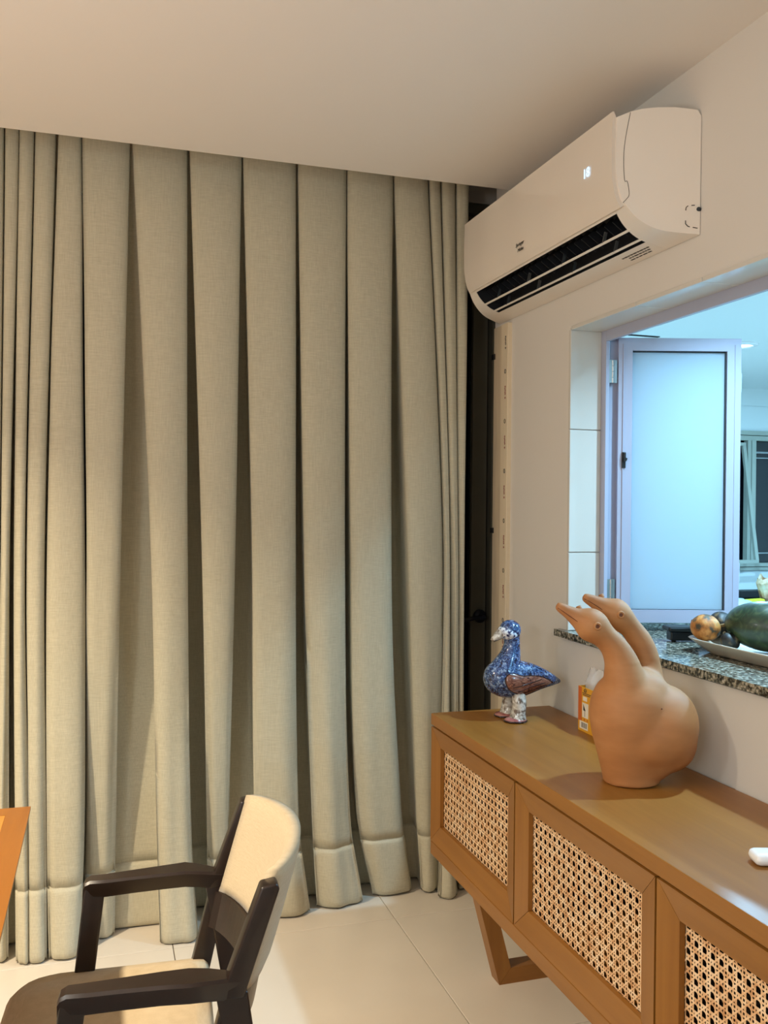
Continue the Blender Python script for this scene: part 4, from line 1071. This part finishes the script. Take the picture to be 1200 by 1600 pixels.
# ================================================================== FRUIT TRAY ON THE GRANITE
GZ = 1.0142
ty = thing('fruit_tray', 'shallow beige stoneware tray holding fruit on the granite counter', 'tray', (1.640, 1.925, GZ), math.radians(-90))
def tray_ring(lx, ly, z, n=40, p=5.0):
    out = []
    for k in range(n):
        a = 2*math.pi*k/n; c, s = math.cos(a), math.sin(a)
        r = (abs(c)**p+abs(s)**p)**(-1/p); out.append((lx*r*c, ly*r*s, z))
    return out
bm = bmesh.new(); rs = [tray_ring(0.145, 0.092, 0.0005), tray_ring(0.155, 0.098, 0.004), tray_ring(0.207, 0.122, 0.032), tray_ring(0.212, 0.126, 0.036), tray_ring(0.208, 0.123, 0.0375), tray_ring(0.200, 0.117, 0.034), tray_ring(0.150, 0.093, 0.008), tray_ring(0.10, 0.06, 0.007)]
rv = [[bm.verts.new(p) for p in r] for r in rs]
for a, b in zip(rv, rv[1:]):
    for k in range(40): bm.faces.new((a[k], a[(k+1) % 40], b[(k+1) % 40], b[k]))
bm.faces.new(rv[0][::-1]); bm.faces.new(rv[-1])
new_mesh_obj('dish', bm, M['tray'], ty, True)
def fruit(name, label, loc, r, m, rot=(0, 0, 0), stem=None, cat='fruit', bumpy=0.0, group=None):
    o = thing(name, label, cat, loc)
    bm = bmesh.new(); ellipsoid(bm, (0, 0, 0), r, Euler(rot), 32, 20)
    if bumpy:
        for v in bm.verts: v.co *= 1+bumpy*noise.noise(v.co*30)
    new_mesh_obj('skin', bm, m, o, True)
    if stem:
        bm = bmesh.new(); tube(bm, [Vector(s) for s in stem], 0.005, 8); new_mesh_obj('stem', bm, M['stem'], o)
    return o
fruit('watermelon', 'dark green watermelon lying in the beige tray', (1.680, 1.975, 1.0905), (0.110, 0.070, 0.066), M['melon'], (0, 0.05, math.radians(-52)), [(-0.066, 0.086, -0.004), (-0.074, 0.097, -0.008)])
fruit('papaya', 'ripe orange mottled papaya at the left end of the tray', (1.566, 2.082, 1.078), (0.037, 0.040, 0.036), M['papaya'], (0, 0.3, 0.5), None, 'fruit', 0.05)
fruit('avocado', 'dark wrinkled fruit between papaya and watermelon', (1.638, 2.110, 1.080), (0.034, 0.038, 0.036), M['darkfruit'], (0.3, 0.2, 0), [(-0.012, -0.030, -0.018), (-0.022, -0.042, -0.022)], 'fruit', 0.12)
fruit('passion_fruit', 'small dark fruit low in the tray before the watermelon', (1.594, 2.018, 1.049), (0.026, 0.024, 0.022), M['darkfruit'], (0.1, 0.4, 0), None, 'fruit', 0.15)
st_ = thing('black_stand', 'black plastic stand with rounded foot behind the tray', 'stand', (1.66, 2.245, GZ), math.radians(-14))
bm = bmesh.new(); bbox(bm, (-0.085, -0.02, 0.003), (0.10, 0.02, 0.030), 0.004); new_mesh_obj('base', bm, M['black'], st_)
bm = bmesh.new(); bbox(bm, (-0.095, -0.03, 0.030), (-0.02, 0.03, 0.045), 0.006); new_mesh_obj('lid', bm, M['black'], st_)
bm = bmesh.new(); tube(bm, [(-0.01, 0, 0.030), (-0.005, 0, 0.06)], [0.014, 0.012], 14); new_mesh_obj('knob', bm, M['black'], st_)
for xx in (-0.07, 0.08):
    bm = bmesh.new(); tube(bm, [(xx, 0, 0.0003), (xx, 0, 0.004)], 0.007, 10); new_mesh_obj('foot', bm, M['black'], st_)

# ================================================================== KITCHEN COUNTER AND THINGS ON IT
kc = thing('kitchen_counter', 'black topped kitchen counter under the far window', 'counter', (4.2, 4.75, 0))
boxobj('cabinet', (-1.0, -0.30, 0.0), (1.0, 0.40, 0.795), M['kwall'], kc, 0.003); boxobj('worktop', (-1.05, -0.36, 0.796), (1.05, 0.415, 0.826), M['ktop'], kc, 0.003)
KZ = 0.827
o = thing('dish_box', 'black tray standing at the back of the kitchen counter', 'tray', (4.02, 4.92, KZ))
bm = bmesh.new(); bbox(bm, (-0.15, -0.05, 0.0), (0.16, 0.05, 0.045), 0.004); new_mesh_obj('shell', bm, M['black'], o)
o = thing('sponge', 'bright yellow sponge cloth on the far kitchen counter', 'sponge', (3.80, 4.60, KZ), -0.3)
bm = bmesh.new(); bbox(bm, (-0.06, -0.035, 0.0), (0.06, 0.035, 0.024), 0.008, 3)
for v in bm.verts: v.co.z += 0.004*math.sin(v.co.x*30); v.co.z = max(0.0, v.co.z)
new_mesh_obj('pad', bm, M['sponge'], o, True)
o = thing('plate', 'upturned pale blue bowl on the far kitchen counter beside the sash', 'bowl', (3.55, 4.42, KZ))
bm = bmesh.new(); pr_ = [(0.105, 0.0), (0.103, 0.012), (0.085, 0.030), (0.055, 0.042), (0.02, 0.047)]
rv = [[bm.verts.new((r*math.cos(2*math.pi*k/32), r*math.sin(2*math.pi*k/32), z)) for k in range(32)] for r, z in pr_]
for a, b in zip(rv, rv[1:]):
    for k in range(32): bm.faces.new((a[k], a[(k+1) % 32], b[(k+1) % 32], b[k]))
bm.faces.new(rv[-1]); bm.faces.new(rv[0][::-1]); new_mesh_obj('dome', bm, M['bluecloth'], o, True)
bm = bmesh.new(); tube(bm, [(0, 0, 0.045), (0, 0, 0.052)], [0.03, 0.028], 24); new_mesh_obj('foot_ring', bm, M['bluecloth'], o)
o = thing('paper_bag', 'crumpled open paper bag on the far kitchen counter', 'bag', (3.93, 4.62, KZ), 0.2)
bm = bmesh.new(); rv = []
for j, (z, rx, ry, dx) in enumerate(((0.0, 0.035, 0.04, 0.0), (0.03, 0.055, 0.05, 0.0), (0.08, 0.075, 0.055, 0.0), (0.12, 0.085, 0.06, -0.005), (0.145, 0.07, 0.06, -0.01), (0.15, 0.06, 0.05, -0.01), (0.11, 0.055, 0.045, 0.0))):
    rv.append([bm.verts.new((dx+rx*math.cos(2*math.pi*k/20)*(1+0.25*noise.noise(Vector((k*0.8, j*0.7, 1)))), ry*math.sin(2*math.pi*k/20)*(1+0.2*noise.noise(Vector((k*0.9, j*0.6, 4)))), z*(1+0.35*noise.noise(Vector((k*0.5, 0, 7)))))) for k in range(20)])
for a, b in zip(rv, rv[1:]):
    for k in range(20): bm.faces.new((a[k], a[(k+1) % 20], b[(k+1) % 20], b[k]))
bm.faces.new(rv[0][::-1]); new_mesh_obj('paper', bm, M['bagpaper'], o)
bm = bmesh.new(); bbox(bm, (-0.03, -0.06, 0.0005), (0.0, -0.045, 0.02), 0.002); new_mesh_obj('clip', bm, M['black'], o)
# visible kitchen downlight
o = thing('downlight', 'recessed round downlight in the kitchen ceiling', 'light', (3.045, 3.80, 2.2215))
bm = bmesh.new(); rv = [[bm.verts.new((r*math.cos(2*math.pi*k/28), r*math.sin(2*math.pi*k/28), z)) for k in range(28)] for r, z in ((0.085, 0.0), (0.085, -0.006), (0.064, -0.012), (0.060, -0.004))]
for a, b in zip(rv, rv[1:]):
    for k in range(28): bm.faces.new((a[k], a[(k+1) % 28], b[(k+1) % 28], b[k]))
new_mesh_obj('trim_ring', bm, M['white'], o, True)
bm = bmesh.new(); tube(bm, [(0, 0, -0.002), (0, 0, -0.0045)], 0.059, 28)
new_mesh_obj('diffuser', bm, mat('lamp_glow', (1, 1, 1, 1), 0.5, emit=(0.8, 0.95, 1, 1), estr=3.0, var=0.01), o)
